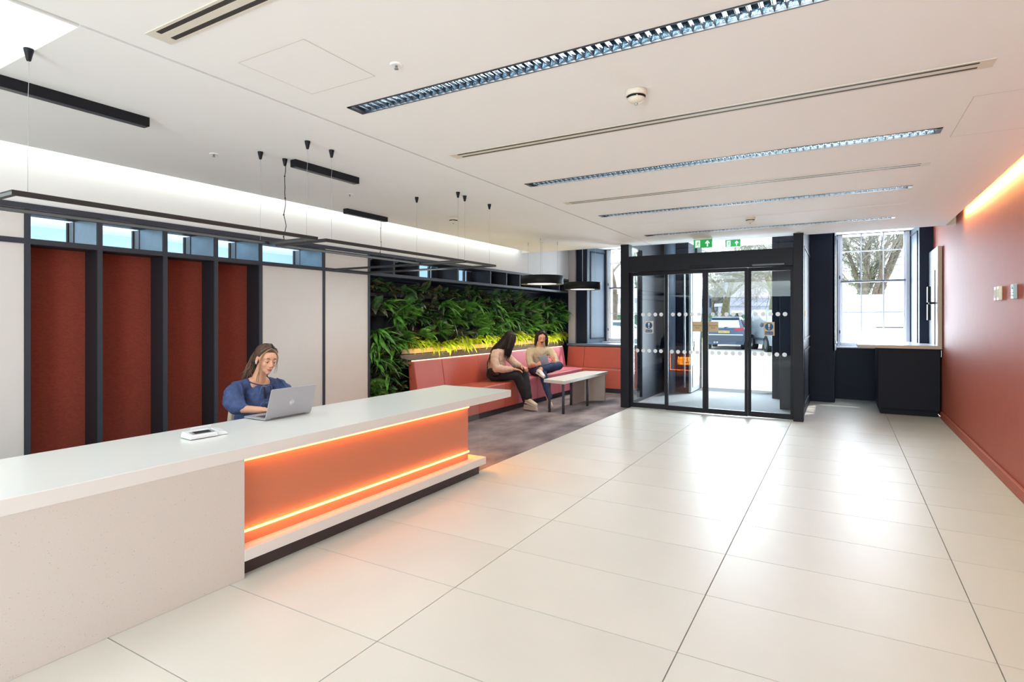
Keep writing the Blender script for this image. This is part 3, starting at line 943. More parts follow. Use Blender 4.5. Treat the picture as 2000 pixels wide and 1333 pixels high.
# neon numeral on the desk end, facing the entrance
M_neon = emat('neon_amber', srgb(255, 180, 30), 30)
sg = thing('neon_sign', 'amber block-line number 25 sign on the end of the desk, seen in the door glass', 'sign', (-3.2, 4.40, .45))
def neon(segs, x0, z0, u, nm):
    m = MB()
    r = .0045
    for (a, b_, c, d) in segs:
        xa, xb = sorted((x0 - a * u * 1.35, x0 - c * u * 1.35)); za, zb = sorted((z0 + b_ * u, z0 + d * u))
        m.box(xa - r, xb + r, 4.376, 4.384, za - r, zb + r)
    m.build(nm, M_neon, sg)
two = [(0, 5, 4, 5), (0, 4.1, 3.1, 4.1), (4, 5, 4, 2.2), (3.1, 4.1, 3.1, 3.1), (0, 3.1, 3.1, 3.1), (0, 3.1, 0, 0), (.9, 2.2, 4, 2.2), (.9, 2.2, .9, .9), (0, 0, 4, 0), (.9, .9, 4, .9)]
five = [(0, 5, 4, 5), (.9, 4.1, 4, 4.1), (0, 5, 0, 2.2), (.9, 4.1, .9, 3.1), (.9, 3.1, 4, 3.1), (4, 3.1, 4, 0), (0, 2.2, 3.1, 2.2), (3.1, 2.2, 3.1, .9), (0, 0, 4, 0), (0, .9, 3.1, .9),
        (1.8, 5, 1.8, 4.4), (2.6, 5, 2.6, 4.4), (2, 0, 2, .9)]
neon(two, -3.04, .375, .032, 'numeral_two')
neon(five, -3.238, .375, .032, 'numeral_five')

# laptop
lp = thing('laptop', 'silver laptop open on the desk in front of the receptionist', 'laptop', (-3.6, 2.8, .742))
M_lap = mat('laptop_silver', srgb(178, 178, 184), .35, metal=.35)
hx, y0l, y1l = -3.53, 2.60, 3.00
MB().box(hx - .235, hx, y0l, y1l, .746, .758).build('base', M_lap, lp, bevel=.003)
MB().box(hx - .225, hx - .03, y0l + .01, y1l - .01, .742, .746).build('feet', M_black, lp)
kb = MB()
for i in range(5):
    for j in range(14):
        xa = hx - .14 + i * .022; ya = y0l + .03 + j * .0245
        kb.box(xa, xa + .018, ya, ya + .02, .758, .7595)
kb.build('keyboard', mat('keys', srgb(70, 70, 76), .5), lp)
MB().box(hx - .215, hx - .15, y0l + .15, y0l + .25, .758, .7585).build('touchpad', mat('touchpad', srgb(160, 160, 166), .3), lp)
tl = math.radians(17)
ux, uz = math.sin(tl), math.cos(tl)
def lidp(w, y, d): return (hx + ux * w + d * uz, y, .757 + uz * w - d * ux)
lid_ = MB().prism([(0, y0l), (.214, y0l + .004), (.222, y0l + .012), (.222, y1l - .012), (.214, y1l - .004), (0, y1l)], lambda w, y, d: lidp(w, y, d), 0, .007).build('lid', M_lap, lp, bevel=.002)
MB().prism([(.015, y0l + .012), (.212, y0l + .012), (.212, y1l - .012), (.015, y1l - .012)], lambda w, y, d: lidp(w, y, d), -.0012, 0).build('screen', mat('laptop_screen', srgb(30, 34, 44), .1, emit=srgb(150, 180, 220), estr=.25), lid_)
MB().cyl((hx, y0l + .05, .757), (hx, y1l - .05, .757), .006, n=10).build('hinge', M_black, lp)
M_logo = mat('logo_mirror', srgb(232, 232, 238), .2, metal=.5)
lg = MB()
cy, cw = (y0l + y1l) / 2, .105
for a0, a1 in ((25, 155), (205, 335)):
    pts = []
    n = 12
    for i in range(n + 1):
        a = math.radians(a0 + (a1 - a0) * i / n + 90)
        pts.append((cw + .020 * math.sin(a), cy + .020 * math.cos(a)))
    for i in range(n):
        a, b_ = pts[i], pts[i + 1]
        ai = (cw + (a[0] - cw) * .8, cy + (a[1] - cy) * .8); bi = (cw + (b_[0] - cw) * .8, cy + (b_[1] - cy) * .8)
        lg.prism([a, b_, bi, ai], lambda w, y, d: lidp(w, y, d), .0072, .0078)
hs_ = [((.026, -.002), (-.011, -.0125)), ((.006, -.0075), (.008, -.003)), ((.008, -.003), (.003, -.0015)), ((.003, -.0015), (-.011, -.0055)),
       ((.008, .004), (-.026, -.0055)), ((.008, .004), (.008, .010)), ((.008, .010), (.003, .0125)), ((.003, .0125), (-.006, .010)), ((-.006, .010), (-.010, .005)), ((-.010, .005), (-.010, -.0005))]
for a, b_ in hs_:
    a = V(a); b_ = V(b_)
    d = (b_ - a).normalized(); n = V((-d.y, d.x)) * .0017
    q = [a + n - d * .001, a - n - d * .001, b_ - n + d * .001, b_ + n + d * .001]
    lg.prism([(cw + p.x, cy + p.y) for p in q], lambda w, y, d: lidp(w, y, d), .0072, .0078)
lg.build('logo', M_logo, lid_)

# visitor terminal
vt = thing('desk_terminal', 'small white desk terminal with a dark display, on the worktop', 'terminal', (-3.40, 2.08, .742))
M_vt = mat('terminal_white', srgb(232, 234, 236), .3)
MB().hexa([(-3.345, 1.96, .746), (-3.33, 2.13, .746), (-3.46, 2.145, .746), (-3.475, 1.975, .746),
           (-3.350, 1.965, .768), (-3.335, 2.125, .768), (-3.455, 2.14, .782), (-3.470, 1.98, .782)]).build('body', M_vt, vt, bevel=.006, seg=3)
bez = MB().hexa([(-3.365, 1.990, .771), (-3.352, 2.118, .771), (-3.408, 2.124, .777), (-3.421, 1.996, .777),
           (-3.365, 1.990, .7725), (-3.352, 2.118, .7725), (-3.408, 2.124, .7785), (-3.421, 1.996, .7785)]).build('display_bezel', mat('bezel_grey', srgb(150, 150, 152), .4), vt)
MB().hexa([(-3.368, 2.005, .7727), (-3.357, 2.10, .7727), (-3.403, 2.106, .7787), (-3.414, 2.011, .7787),
           (-3.368, 2.005, .7737), (-3.357, 2.10, .7737), (-3.403, 2.106, .7797), (-3.414, 2.011, .7797)]).build('display', mat('display_dark', srgb(62, 62, 66), .2), bez)
MB().hexa([(-3.345, 2.135, .744), (-3.335, 2.20, .744), (-3.45, 2.215, .744), (-3.46, 2.15, .744),
           (-3.355, 2.137, .770), (-3.345, 2.19, .760), (-3.44, 2.205, .772), (-3.45, 2.152, .780)]).build('paper_cover', M_vt, vt, bevel=.004)
MB().hexa([(-3.475, 2.04, .744), (-3.47, 2.17, .744), (-3.50, 2.175, .744), (-3.505, 2.045, .744),
           (-3.478, 2.04, .789), (-3.473, 2.17, .793), (-3.482, 2.175, .793), (-3.487, 2.045, .789)]).build('card_slot', M_vt, vt, bevel=.003)

# ================================================================== CORNER BENCH
bn = thing('corner_bench', 'L-shaped upholstered bench in coral and pink below the planting', 'bench', (-4.8, 8.5, 0))
def cushion(name, corners_b, corners_t, m):
    return MB().hexa(list(corners_b) + list(corners_t)).build(name, m, bn, bevel=.012, seg=3)
FS, BS = -4.53, -5.03
seams = [(6.09, 6.85, 'r'), (6.85, 7.59, 'r'), (7.59, 8.0, 'r'), (8.0, 8.67, 'p'), (8.67, 9.53, 'p'), (9.53, 10.13, 'p')]
g_ = .0015
for a, b_, c in seams:
    m = M_red if c == 'r' else M_pink
    a += g_; b_ -= g_
    cushion('seat_cushion', [(-5.12, a, .09), (FS, a, .09), (FS, b_, .09), (-5.12, b_, .09)], [(-5.12, a, .455), (FS, a, .462), (FS, b_, .462), (-5.12, b_, .455)], m)
cushion('seat_cushion', [(-5.12, 10.132, .09), (FS, 10.132, .09), (FS, 10.6, .09), (-5.12, 11.2, .09)], [(-5.12, 10.132, .455), (FS, 10.132, .462), (FS, 10.6, .462), (-5.12, 11.2, .455)], M_pink)
cushion('seat_cushion', [(-5.12, 11.2, .09), (FS + .001, 10.602, .09), (-4.40, 10.6, .09), (-4.40, 11.25, .09)], [(-5.12, 11.2, .455), (FS + .001, 10.602, .462), (-4.40, 10.6, .462), (-4.40, 11.25, .455)], M_red)
cushion('seat_cushion', [(-4.397, 10.6, .09), (-3.21, 10.6, .09), (-3.21, 11.25, .09), (-4.397, 11.25, .09)], [(-4.397, 10.6, .462), (-3.21, 10.6, .462), (-3.21, 11.25, .455), (-4.397, 11.25, .455)], M_red)
backs = [(6.09, 6.72, 'r'), (6.72, 7.66, 'r'), (7.66, 8.51, 'r'), (8.51, 9.45, 'p'), (9.45, 10.44, 'p'), (10.44, 10.93, 'p')]
for a, b_, c in backs:
    m = M_red if c == 'r' else M_pink
    a += g_; b_ -= g_
    cushion('back_cushion', [(-5.18, a, .44), (-5.03, a, .44), (-5.03, b_, .44), (-5.18, b_, .44)], [(-5.20, a, .872), (-5.10, a, .872), (-5.10, b_, .872), (-5.20, b_, .872)], m)
for a, b_ in ((-5.10, -4.72), (-4.718, -3.21)):
    cushion('back_cushion', [(a, 11.10, .44), (b_, 11.10, .44), (b_, 11.24, .44), (a, 11.24, .44)], [(a, 11.17, .872), (b_, 11.17, .872), (b_, 11.26, .872), (a, 11.26, .872)], M_red)
MB().box(-5.1, -4.585, 6.10, 10.62, .003, .09).box(-4.6, -3.22, 10.65, 11.2, .003, .09).build('kick_board', M_kick, bn)
MB().box(-5.145, -5.12, 6.09, 10.93, .875, .885).build('light_strip', M_warm, bn)
lj = MB().box(-5.13, -3.2, 11.18, 11.93, .885, .93).build('window_ledge', mat('ledge_blue', srgb(96, 112, 134), .4), None, bevel=.004)
struct(lj, 'navy ledge below the left window')
lj.name = 'trim_6'

# coffee table
ct = thing('coffee_table', 'narrow white-topped coffee table with slim dark legs beside the bench', 'table', (-3.86, 8.75, 0))
M_tt = mat('table_top_white', srgb(226, 222, 216), .4)
M_tp = mat('taupe_panel', srgb(194, 182, 172), .5)
MB().hexa([(-4.06, 7.98, .463), (-3.66, 7.88, .463), (-3.66, 9.74, .463), (-4.06, 9.62, .463), (-4.06, 7.98, .513), (-3.66, 7.88, .513), (-3.66, 9.74, .513), (-4.06, 9.62, .513)]).build('table_top', M_tt, ct, bevel=.003)
MB().hexa([(-3.98, 9.36, .003), (-3.66, 9.58, .003), (-3.66, 9.62, .003), (-3.98, 9.40, .003), (-3.98, 9.36, .463), (-3.66, 9.58, .463), (-3.66, 9.62, .463), (-3.98, 9.40, .463)]).build('end_panel', M_tp, ct)
MB().hexa([(-3.99, 8.86, .003), (-3.96, 8.86, .003), (-3.96, 9.38, .003), (-3.99, 9.38, .003), (-3.99, 8.86, .463), (-3.96, 8.86, .463), (-3.96, 9.38, .463), (-3.99, 9.38, .463)]).build('side_panel', M_tp, ct)
for (x, y) in ((-3.97, 8.0), (-3.70, 7.93), (-3.97, 8.82), (-3.69, 8.86)):
    MB().cyl((x, y, .003), (x, y, .463), .021, n=16).build('leg', M_kick, ct)

# ================================================================== RIGHT SIDE: cabinet, worktop, upright slab
cb = thing('base_cabinet', 'navy base cabinet under the white worktop beside the terracotta wall', 'cabinet', (.87, 11, 0))
MB().box(.47, 1.24, 10.42, 11.35, .09, 1.01).build('body', M_black if False else mat('cabinet_navy', srgb(24, 26, 38), .55, spec=.2), cb, bevel=.003)
MB().box(.50, 1.22, 10.46, 11.34, 0.003, .09).build('kick_board', MATS['cabinet_navy'], cb)
MB().box(.472, 1.238, 10.405, 10.42, .10, 1.005).build('door', MATS['cabinet_navy'], cb, bevel=.002)
wt = thing('worktop', 'white worktop with beige edge running into an upright slab by the right wall', 'worktop', (.8, 11, 1.03))
M_bge = mat('beige_edge', srgb(204, 186, 168), .4)
M_wts = mat('worktop_white', srgb(226, 230, 236), .22)
MB().box(.20, 1.255, 10.37, 11.35, 1.014, 1.062).box(.20, 1.07, 11.35, 11.93, 1.014, 1.062).build('slab', M_wts, wt)
MB().box(.20, 1.255, 10.362, 10.370, 1.014, 1.062).build('edge_band', M_bge, wt)
MB().box(1.205, 1.255, 10.37, 11.35, 1.063, 2.53).build('upright_slab', M_wts, wt, bevel=.002)
MB().box(1.203, 1.257, 10.360, 10.370, 1.014, 2.53).build('edge_band', M_bge, wt)
MB().box(1.196, 1.204, 10.62, 10.70, 1.07, 2.2).build('cable_trunk', M_black, wt)
MB().box(1.245, 1.252, 10.37, 10.40, .90, 1.0).build('bracket', M_alu, wt)
rd = thing('access_reader', 'black card reader on an arm beside the upright white slab', 'reader', (1.15, 10.66, 1.6))
MB().box(1.11, 1.15, 10.60, 10.72, 1.71, 1.95).build('upper_unit', M_black, rd, bevel=.004)
MB().box(1.11, 1.15, 10.60, 10.72, 1.44, 1.68).build('lower_unit', M_black, rd, bevel=.004)
MB().box(1.13, 1.196, 10.64, 10.68, 1.685, 1.715).build('arm', M_black, rd)
# wall switches
sw = thing('light_switch', 'left one of the pair of white oblong wall sensors', 'switch', (1.26, 6.89, 1.71), 'pair of white oblong wall sensors')
def swbox(t, yc, zc, w, h, m):
    MB().box(1.235, 1.264, yc - w / 2, yc + w / 2, zc - h / 2, zc + h / 2).build('casing', m, t, bevel=.008, seg=3)
M_swp = mat('switch_plastic', srgb(236, 234, 234), .35)
swbox(sw, 6.91, 1.70, .075, .13, M_swp)
MB().box(1.232, 1.236, 6.89, 6.93, 1.66, 1.74).build('lens', M_white, sw, bevel=.001)
sw2 = thing('light_switch', 'right one of the pair of white oblong wall sensors', 'switch', (1.26, 6.79, 1.71), 'pair of white oblong wall sensors')
swbox(sw2, 6.79, 1.70, .075, .13, M_swp)
MB().box(1.232, 1.236, 6.77, 6.81, 1.66, 1.74).build('lens', M_white, sw2, bevel=.001)
th = thing('thermostat', 'small pale-blue wall control panel with a triangle mark', 'control', (1.26, 6.27, 1.69))
swbox(th, 6.275, 1.695, .085, .125, mat('control_blue', srgb(168, 192, 214), .35))
MB().prism([(6.255, 1.715), (6.29, 1.715), (6.272, 1.75)], lambda u, v_, d: (d, u, v_), 1.2335, 1.235).build('triangle', M_black, th)
MB().box(1.2335, 1.235, 6.25, 6.30, 1.655, 1.67).box(1.2335, 1.235, 6.25, 6.30, 1.68, 1.688).build('buttons', M_white, th)

# ================================================================== DOOR SIGNS
M_sb = mat('sign_blue', srgb(18, 84, 130), .5)
M_sbg = mat('sign_silver', srgb(206, 204, 202), .4)
M_sbeige = mat('sign_beige', srgb(196, 176, 140), .5)
M_sink = mat('sign_ink', srgb(60, 50, 40), .6)
def keep_clear(xc, zc, y, bg, fg, lab):
    t = thing('keep_clear_sign', lab, 'sign', (xc, y, zc), None)
    w, h = .145, .20
    pl_ = MB().box(xc - w / 2, xc + w / 2, y - .002, y, zc - h / 2, zc + h / 2).build('plate', bg, t)
    MB().cyl((xc, y - .002, zc + .03), (xc, y - .003, zc + .03), .056, n=32).build('disc', M_sb, pl_)
    MB().prism([(-.007, -.012), (.007, -.012), (.015, .042), (-.015, .042)], lambda u, v_, d: (xc + u, d, zc + .03 + v_), y - .004, y - .003).cyl((xc, y - .003, zc + .03 - .032), (xc, y - .004, zc + .03 - .032), .010, n=16).build('exclamation_mark', fg, pl_)
    MB().box(xc - .056, xc + .056, y - .003, y - .002, zc - .085, zc - .04).build('caption_band', M_sb, pl_)
    text('caption', 'Keep clear', (xc, y - .0035, zc - .0625), .024, fg, pl_, (1, 0, 0), (0, 0, 1), .0004)
keep_clear(-2.725, 1.325, 9.123, M_sbg, M_white, 'blue and white keep clear sign on the left door pane')
keep_clear(-.935, 1.315, 9.123, M_sbeige, M_sbg, 'blue and beige keep clear sign on the right door pane')
def auto_sign(xc, zc, y, lab):
    t = thing('automatic_door_sign', lab, 'sign', (xc, y, zc), None)
    pl_ = MB().box(xc - .075, xc + .075, y - .002, y, zc - .078, zc + .078).build('plate', M_sbeige, t)
    text('caption', 'Automatic', (xc, y - .003, zc + .018), .030, M_sink, pl_, (1, 0, 0), (0, 0, 1), .0004)
    text('caption', 'Door', (xc, y - .003, zc - .018), .030, M_sink, pl_, (1, 0, 0), (0, 0, 1), .0004)
auto_sign(-1.945, 1.34, 9.073, 'beige Automatic Door sign left of the door centre')
auto_sign(-1.71, 1.34, 9.073, 'beige Automatic Door sign right of the door centre')
# ================================================================== LIVING WALL PLANTS
def leafmat(name, c1, c2, rough=.32):
    return mat(name, srgb(*c1), rough, col2=srgb(*c2), nscale=9, obj_var=.28, detail=2)
L_dark = leafmat('leaf_dark', (86, 124, 76), (46, 76, 50), .2)
L_bronze = leafmat('leaf_bronze', (112, 108, 84), (66, 76, 56), .24)
L_mid = leafmat('leaf_mid', (112, 172, 66), (66, 124, 48), .3)
L_fern = leafmat('leaf_fern', (126, 184, 84), (80, 142, 64), .45)
L_lime = leafmat('leaf_lime_lit', (214, 220, 50), (152, 190, 40), .4)  # lime leaves, colour also brightened to carry the strip light's glow
L_red = leafmat('leaf_russet', (150, 84, 56), (84, 70, 44), .4)
M_stem = mat('plant_stem', srgb(58, 70, 38), .6)

def blade_mesh(name, L, w, droop, fold, m, n=6, tipw=.0, wave=0.0):
    # leaf grows along +x from origin, droops towards -z
    mb = MB()
    rows = []
    for i in range(n + 1):
        t = i / n
        x = L * (t - .12 * t * t * droop)
        z = L * (.30 * t - droop * t * t * .62) + wave * math.sin(t * 9)
        ww = w * (math.sin(pi * min(1, (t * .94 + .06)) ** .75)) * .5 if i < n else w * .02
        rows.append([(x, -ww, z + fold * ww), (x, 0, z), (x, ww, z + fold * ww)])
    vs = [p for r in rows for p in r]
    mb.v = vs
    for i in range(n):
        for j in range(2):
            a = i * 3 + j
            mb.f.append((a, a + 1, a + 4, a + 3)); mb.sm.append(True)
    me = mb.mesh(name); me.materials.append(m)
    return me
def frond_mesh(name, L, m, k=13, droop=.8):
    mb = MB()
    def P(t): return V((L * (t - .1 * t * t), 0, L * (.35 * t - droop * t * t * .6)))
    for i in range(1, k + 1):
        t = .12 + .88 * i / k
        p = P(t); pl = L * .34 * math.sin(pi * (t * .85 + .08)) + .01
        for s in (-1, 1):
            q = p + V((pl * .5, s * pl, -pl * .25))
            a = V((.006 + L * .012, 0, 0)); n = len(mb.v)
            mb.v += [tuple(p - a), tuple((p + q) / 2 + V((-.004, 0, .006)) + a * .5), tuple(q), tuple((p + q) / 2 + V((-.004, 0, .006)) - a * .8)]
            mb.f.append((n, n + 1, n + 2, n + 3)); mb.sm.append(True)
    for i in range(6):
        a, b_ = P(i / 6), P((i + 1) / 6); w = V((0, .0022, 0)); n = len(mb.v)
        mb.v += [tuple(a - w), tuple(a + w), tuple(b_ + w), tuple(b_ - w)]
        mb.f.append((n, n + 1, n + 2, n + 3)); mb.sm.append(True)
    me = mb.mesh(name); me.materials.append(m)
    return me
LEAF = {
 'broad': [blade_mesh('leaf', .22, .10, .8, .30, L_dark), blade_mesh('leaf', .19, .095, .45, .40, L_dark), blade_mesh('leaf', .17, .09, 1.1, .3, L_bronze)],
 'bronze': [blade_mesh('leaf', .17, .08, .6, .35, L_bronze), blade_mesh('leaf', .14, .075, 1.0, .4, L_bronze), blade_mesh('leaf', .16, .07, .3, .5, L_dark)],
 'strap': [blade_mesh('leaf', .32, .052, 1.2, .5, L_mid, 8, wave=.003), blade_mesh('leaf', .27, .056, .9, .45, L_mid, 8, wave=.004), blade_mesh('leaf', .24, .04, 1.5, .4, L_dark, 8)],
 'fern': [frond_mesh('frond', .26, L_fern), frond_mesh('frond', .22, L_fern, 11, 1.1), frond_mesh('frond', .24, L_mid, 12, .5)],
 'lime': [blade_mesh('leaf', .21, .036, 1.45, .4, L_lime, 7, wave=.004), blade_mesh('leaf', .17, .034, 1.1, .4, L_lime, 7), frond_mesh('frond', .18, L_lime, 9, 1.2)],
 'russet': [blade_mesh('leaf', .10, .055, .8, .3, L_red, 4), blade_mesh('leaf', .08, .05, .4, .4, L_bronze, 4), blade_mesh('leaf', .09, .05, 1.1, .4, L_red, 4)],
}
NL = {'broad': 17, 'bronze': 18, 'strap': 20, 'fern': 17, 'lime': 20, 'russet': 20}
PN = {'broad': 'broadleaf_plant', 'bronze': 'bronze_leaf_plant', 'strap': 'strap_leaf_plant', 'fern': 'fern_plant', 'lime': 'lime_leaf_plant', 'russet': 'russet_leaf_plant'}
PL = {'broad': 'glossy dark broad-leaved plant', 'bronze': 'dark bronze-leaved plant', 'strap': 'arching green strap-leaved plant', 'fern': 'feathery green fern',
      'lime': 'bright lime strap-leaved plant', 'russet': 'small russet-leaved plant'}
def plant_mats(kind, rng, big):
    out = []
    for i in range(NL[kind]):
        az = rng.uniform(-1.45, 1.45)
        el = rng.uniform(-.45, .95) if kind not in ('lime',) else rng.uniform(-.6, .45)
        roll = rng.uniform(-.5, .5)
        s = rng.uniform(.75, 1.2) * big
        R = Matrix.Rotation(az, 4, 'Z') @ Matrix.Rotation(-el, 4, 'Y') @ Matrix.Rotation(roll, 4, 'X') @ Matrix.Scale(s, 4)
        off = Matrix.Translation((rng.uniform(-.02, .03), rng.uniform(-.05, .05), rng.uniform(-.04, .05)))
        out.append((off @ R, rng.randrange(3)))
    return out
PROTO = {}
def plant(kind, x, y, z, row, near, big=1.0):
    rng = random.Random(int(y * 1000 + z * 77))
    CNT[(kind, row)] = CNT.get((kind, row), 0) + 1
    t = thing(PN[kind], '%s %s from the left %s' % (ORD[CNT[(kind, row)] - 1], PL[kind], row), 'plant', (x, y, z), '%s %s' % (PL[kind] + 's', row), local=True)
    t.rotation_euler = (rng.uniform(-.25, .25), rng.uniform(-.15, .15), rng.uniform(-.3, .3))
    ms = plant_mats(kind, rng, big)
    if near:
        for M, k in ms:
            o = bpy.data.objects.new(LEAF[kind][k].name.split('.')[0], LEAF[kind][k])
            C.objects.link(o); o.parent = t; o.matrix_local = M
        key = 'stem'
        if key not in PROTO:
            m = MB()
            for a in (-.5, 0, .6): m.tube([(-.12, 0, -.05), (-.05, a * .05, 0), (.02, a * .08, .03)], .004, 5)
            PROTO[key] = m.mesh('stem'); PROTO[key].materials.append(M_stem)
        o = bpy.data.objects.new('stem', PROTO[key]); C.objects.link(o); o.parent = t
    else:
        key = (kind, rng.randrange(4), round(big, 1))
        if key not in PROTO:
            me = bpy.data.meshes.new('foliage')
            vs = []; fs = []; mi = []
            mats = []
            for M, k in ms:
                src = LEAF[kind][k]
                if src.materials[0] not in mats: mats.append(src.materials[0])
                n = len(vs)
                vs += [tuple(M @ v.co) for v in src.vertices]
                for p in src.polygons:
                    fs.append(tuple(n + i for i in p.vertices)); mi.append(mats.index(src.materials[0]))
            me.from_pydata(vs, [], fs)
            for mm_ in mats: me.materials.append(mm_)
            me.polygons.foreach_set('material_index', mi)
            me.polygons.foreach_set('use_smooth', [True] * len(fs))
            me.update()
            PROTO[key] = me
        o = bpy.data.objects.new('foliage', PROTO[key]); C.objects.link(o); o.parent = t
        tag(o, kind='stuff')
ORD = ['first', 'second', 'third', 'fourth', 'fifth', 'sixth', 'seventh', 'eighth', 'ninth', 'tenth', 'eleventh', 'twelfth', 'thirteenth', 'fourteenth', 'fifteenth',
       'sixteenth', 'seventeenth', 'eighteenth', 'nineteenth', 'twentieth', 'twenty-first', 'twenty-second', 'twenty-third', 'twenty-fourth', 'twenty-fifth', 'twenty-sixth', 'twenty-seventh', 'twenty-eighth', 'twenty-ninth', 'thirtieth', 'thirty-first', 'thirty-second', 'thirty-third', 'thirty-fourth', 'thirty-fifth', 'thirty-sixth']
CNT = {}
rng = random.Random(11)
ROWS = [
 (1.83, 'in the top tier of the living wall', ['broad', 'bronze', 'broad', 'bronze', 'broad'], -5.34, 1.0),
 (1.62, 'in the second tier of the living wall', ['strap', 'broad', 'bronze', 'fern', 'broad'], -5.32, 1.0),
 (1.42, 'in the middle tier of the living wall', ['fern', 'strap', 'fern', 'broad', 'broad'], -5.30, 1.0),
 (1.25, 'in the fourth tier of the living wall', ['bronze', 'fern', 'russet', 'strap', 'bronze'], -5.29, .95),
 (1.10, 'in the lit bottom tier above the bench', ['lime', 'lime', 'lime', 'russet', 'lime'], -5.24, .9),
]
for ri, (z, row, kinds, x, big) in enumerate(ROWS):
    y = 5.50 + .06 * (ri % 2)
    while y < 11.28:
        z_ = z
        k = rng.choice(kinds)
        if ri == 4 and y < 6.05: k = 'strap'
        if not (ri == 2 and y < 5.9):
            plant(k, x + rng.uniform(-.03, .03), y, z_ + rng.uniform(-.04, .04) - (.06 if y > 9.5 and ri == 0 else 0), row, y < 7.4, big * rng.uniform(.85, 1.1))
        y += (.17 if ri == 4 else .215) * rng.uniform(.85, 1.15)
for (z, ks) in ((.88, ['strap', 'strap', 'broad']), (.68, ['broad', 'strap', 'bronze']), (.50, ['fern', 'broad', 'bronze']), (.30, ['fern', 'bronze', 'strap'])):
    for k, y in zip(ks, (5.50, 5.72, 5.94)):
        rowl = {.88: 'beside the lit ledge', .68: 'beside the bench back', .50: 'near the bench seat', .30: 'near the floor'}[z]
        plant(k, -5.28, y + rng.uniform(-.03, .03), z, 'low down ' + rowl, True, 1.0)
# ================================================================== PEOPLE
M_skin = mat('skin', srgb(222, 166, 136), .5, noise=.03, nscale=12)
M_skin2 = mat('skin_tan', srgb(206, 144, 112), .5, noise=.03, nscale=12)
M_skin3 = mat('skin_fair', srgb(226, 160, 134), .5, noise=.03, nscale=12)
M_lip = mat('lips', srgb(186, 104, 92), .45)
M_eyew = mat('eye_white', srgb(225, 220, 214), .3)
M_iris = mat('iris', srgb(48, 34, 26), .3)

def crv(pts, k=4):
    pts = [V(p) for p in pts]; out = []
    for i in range(len(pts) - 1):
        p0 = pts[max(i - 1, 0)]; p1 = pts[i]; p2 = pts[i + 1]; p3 = pts[min(i + 2, len(pts) - 1)]
        for j in range(k):
            t = j / k
            out.append(.5 * ((2 * p1) + (p2 - p0) * t + (2 * p0 - 5 * p1 + 4 * p2 - p3) * t * t + (3 * p1 - p0 - 3 * p2 + p3) * t ** 3))
    out.append(pts[-1])
    return out
def strand(mb, pts, r0, r1=None, n=6):
    c = crv(pts); m = len(c)
    r1 = r0 * .25 if r1 is None else r1
    mb.tube(c, [r0 + (r1 - r0) * max(0, (i / (m - 1)) - .5) * 2 for i in range(m)], n)
def remesh(o, vox, smooth=4, disp=None):
    md = o.modifiers.new('remesh', 'REMESH'); md.mode = 'VOXEL'; md.voxel_size = vox; md.use_smooth_shade = True
    if smooth:
        s = o.modifiers.new('smooth', 'SMOOTH'); s.factor = .5; s.iterations = smooth
    if disp:
        tx = bpy.data.textures.new('folds', 'CLOUDS'); tx.noise_scale = disp[1]; tx.noise_depth = 1
        d = o.modifiers.new('folds', 'DISPLACE'); d.texture = tx; d.strength = disp[0]; d.mid_level = .5; d.texture_coords = 'LOCAL'
    return o

def headframe(fwd, tilt=0, roll=0):
    f = V(fwd).normalized()
    up = V((0, 0, 1))
    r = f.cross(up).normalized()
    up = r.cross(f).normalized()
    R = Matrix((r, f, up)).transposed()
    if roll: R = R @ Matrix.Rotation(roll, 3, 'Y')
    return R

def add_head(mb, c, R, s=1.0, male=False):
    def P(x, y, z): return V(c) + R @ (V((x, y, z)) * s)
    def E(x, y, z, a, b_, d): mb.ell(P(x, y, z), (a * s, b_ * s, d * s), R, 20, 14)
    E(0, -.015, .032, .073, .093, .080)
    E(0, .022, -.030, .058 if not male else .062, .064, .072)
    E(0, .040, -.075, .040 if not male else .046, .038, .032)
    E(0, .060, -.096, .020, .020, .018)
    E(0, .045, .030, .060, .045, .050)
    for q in (-1, 1):
        E(q * .034, .056, -.030, .023, .021, .024)
        E(q * .030, .074, .022, .024, .012, .008)
        E(q * .031, .072, .000, .017, .012, .011)
        E(q * .076, -.006, -.008, .009, .017, .030)
        E(q * .011, .097, -.038, .009, .010, .007)
    mb.cap2(P(0, .082, .008), .008 * s, P(0, .104, -.032), .011 * s)
    E(0, .085, -.062, .022, .010, .010)

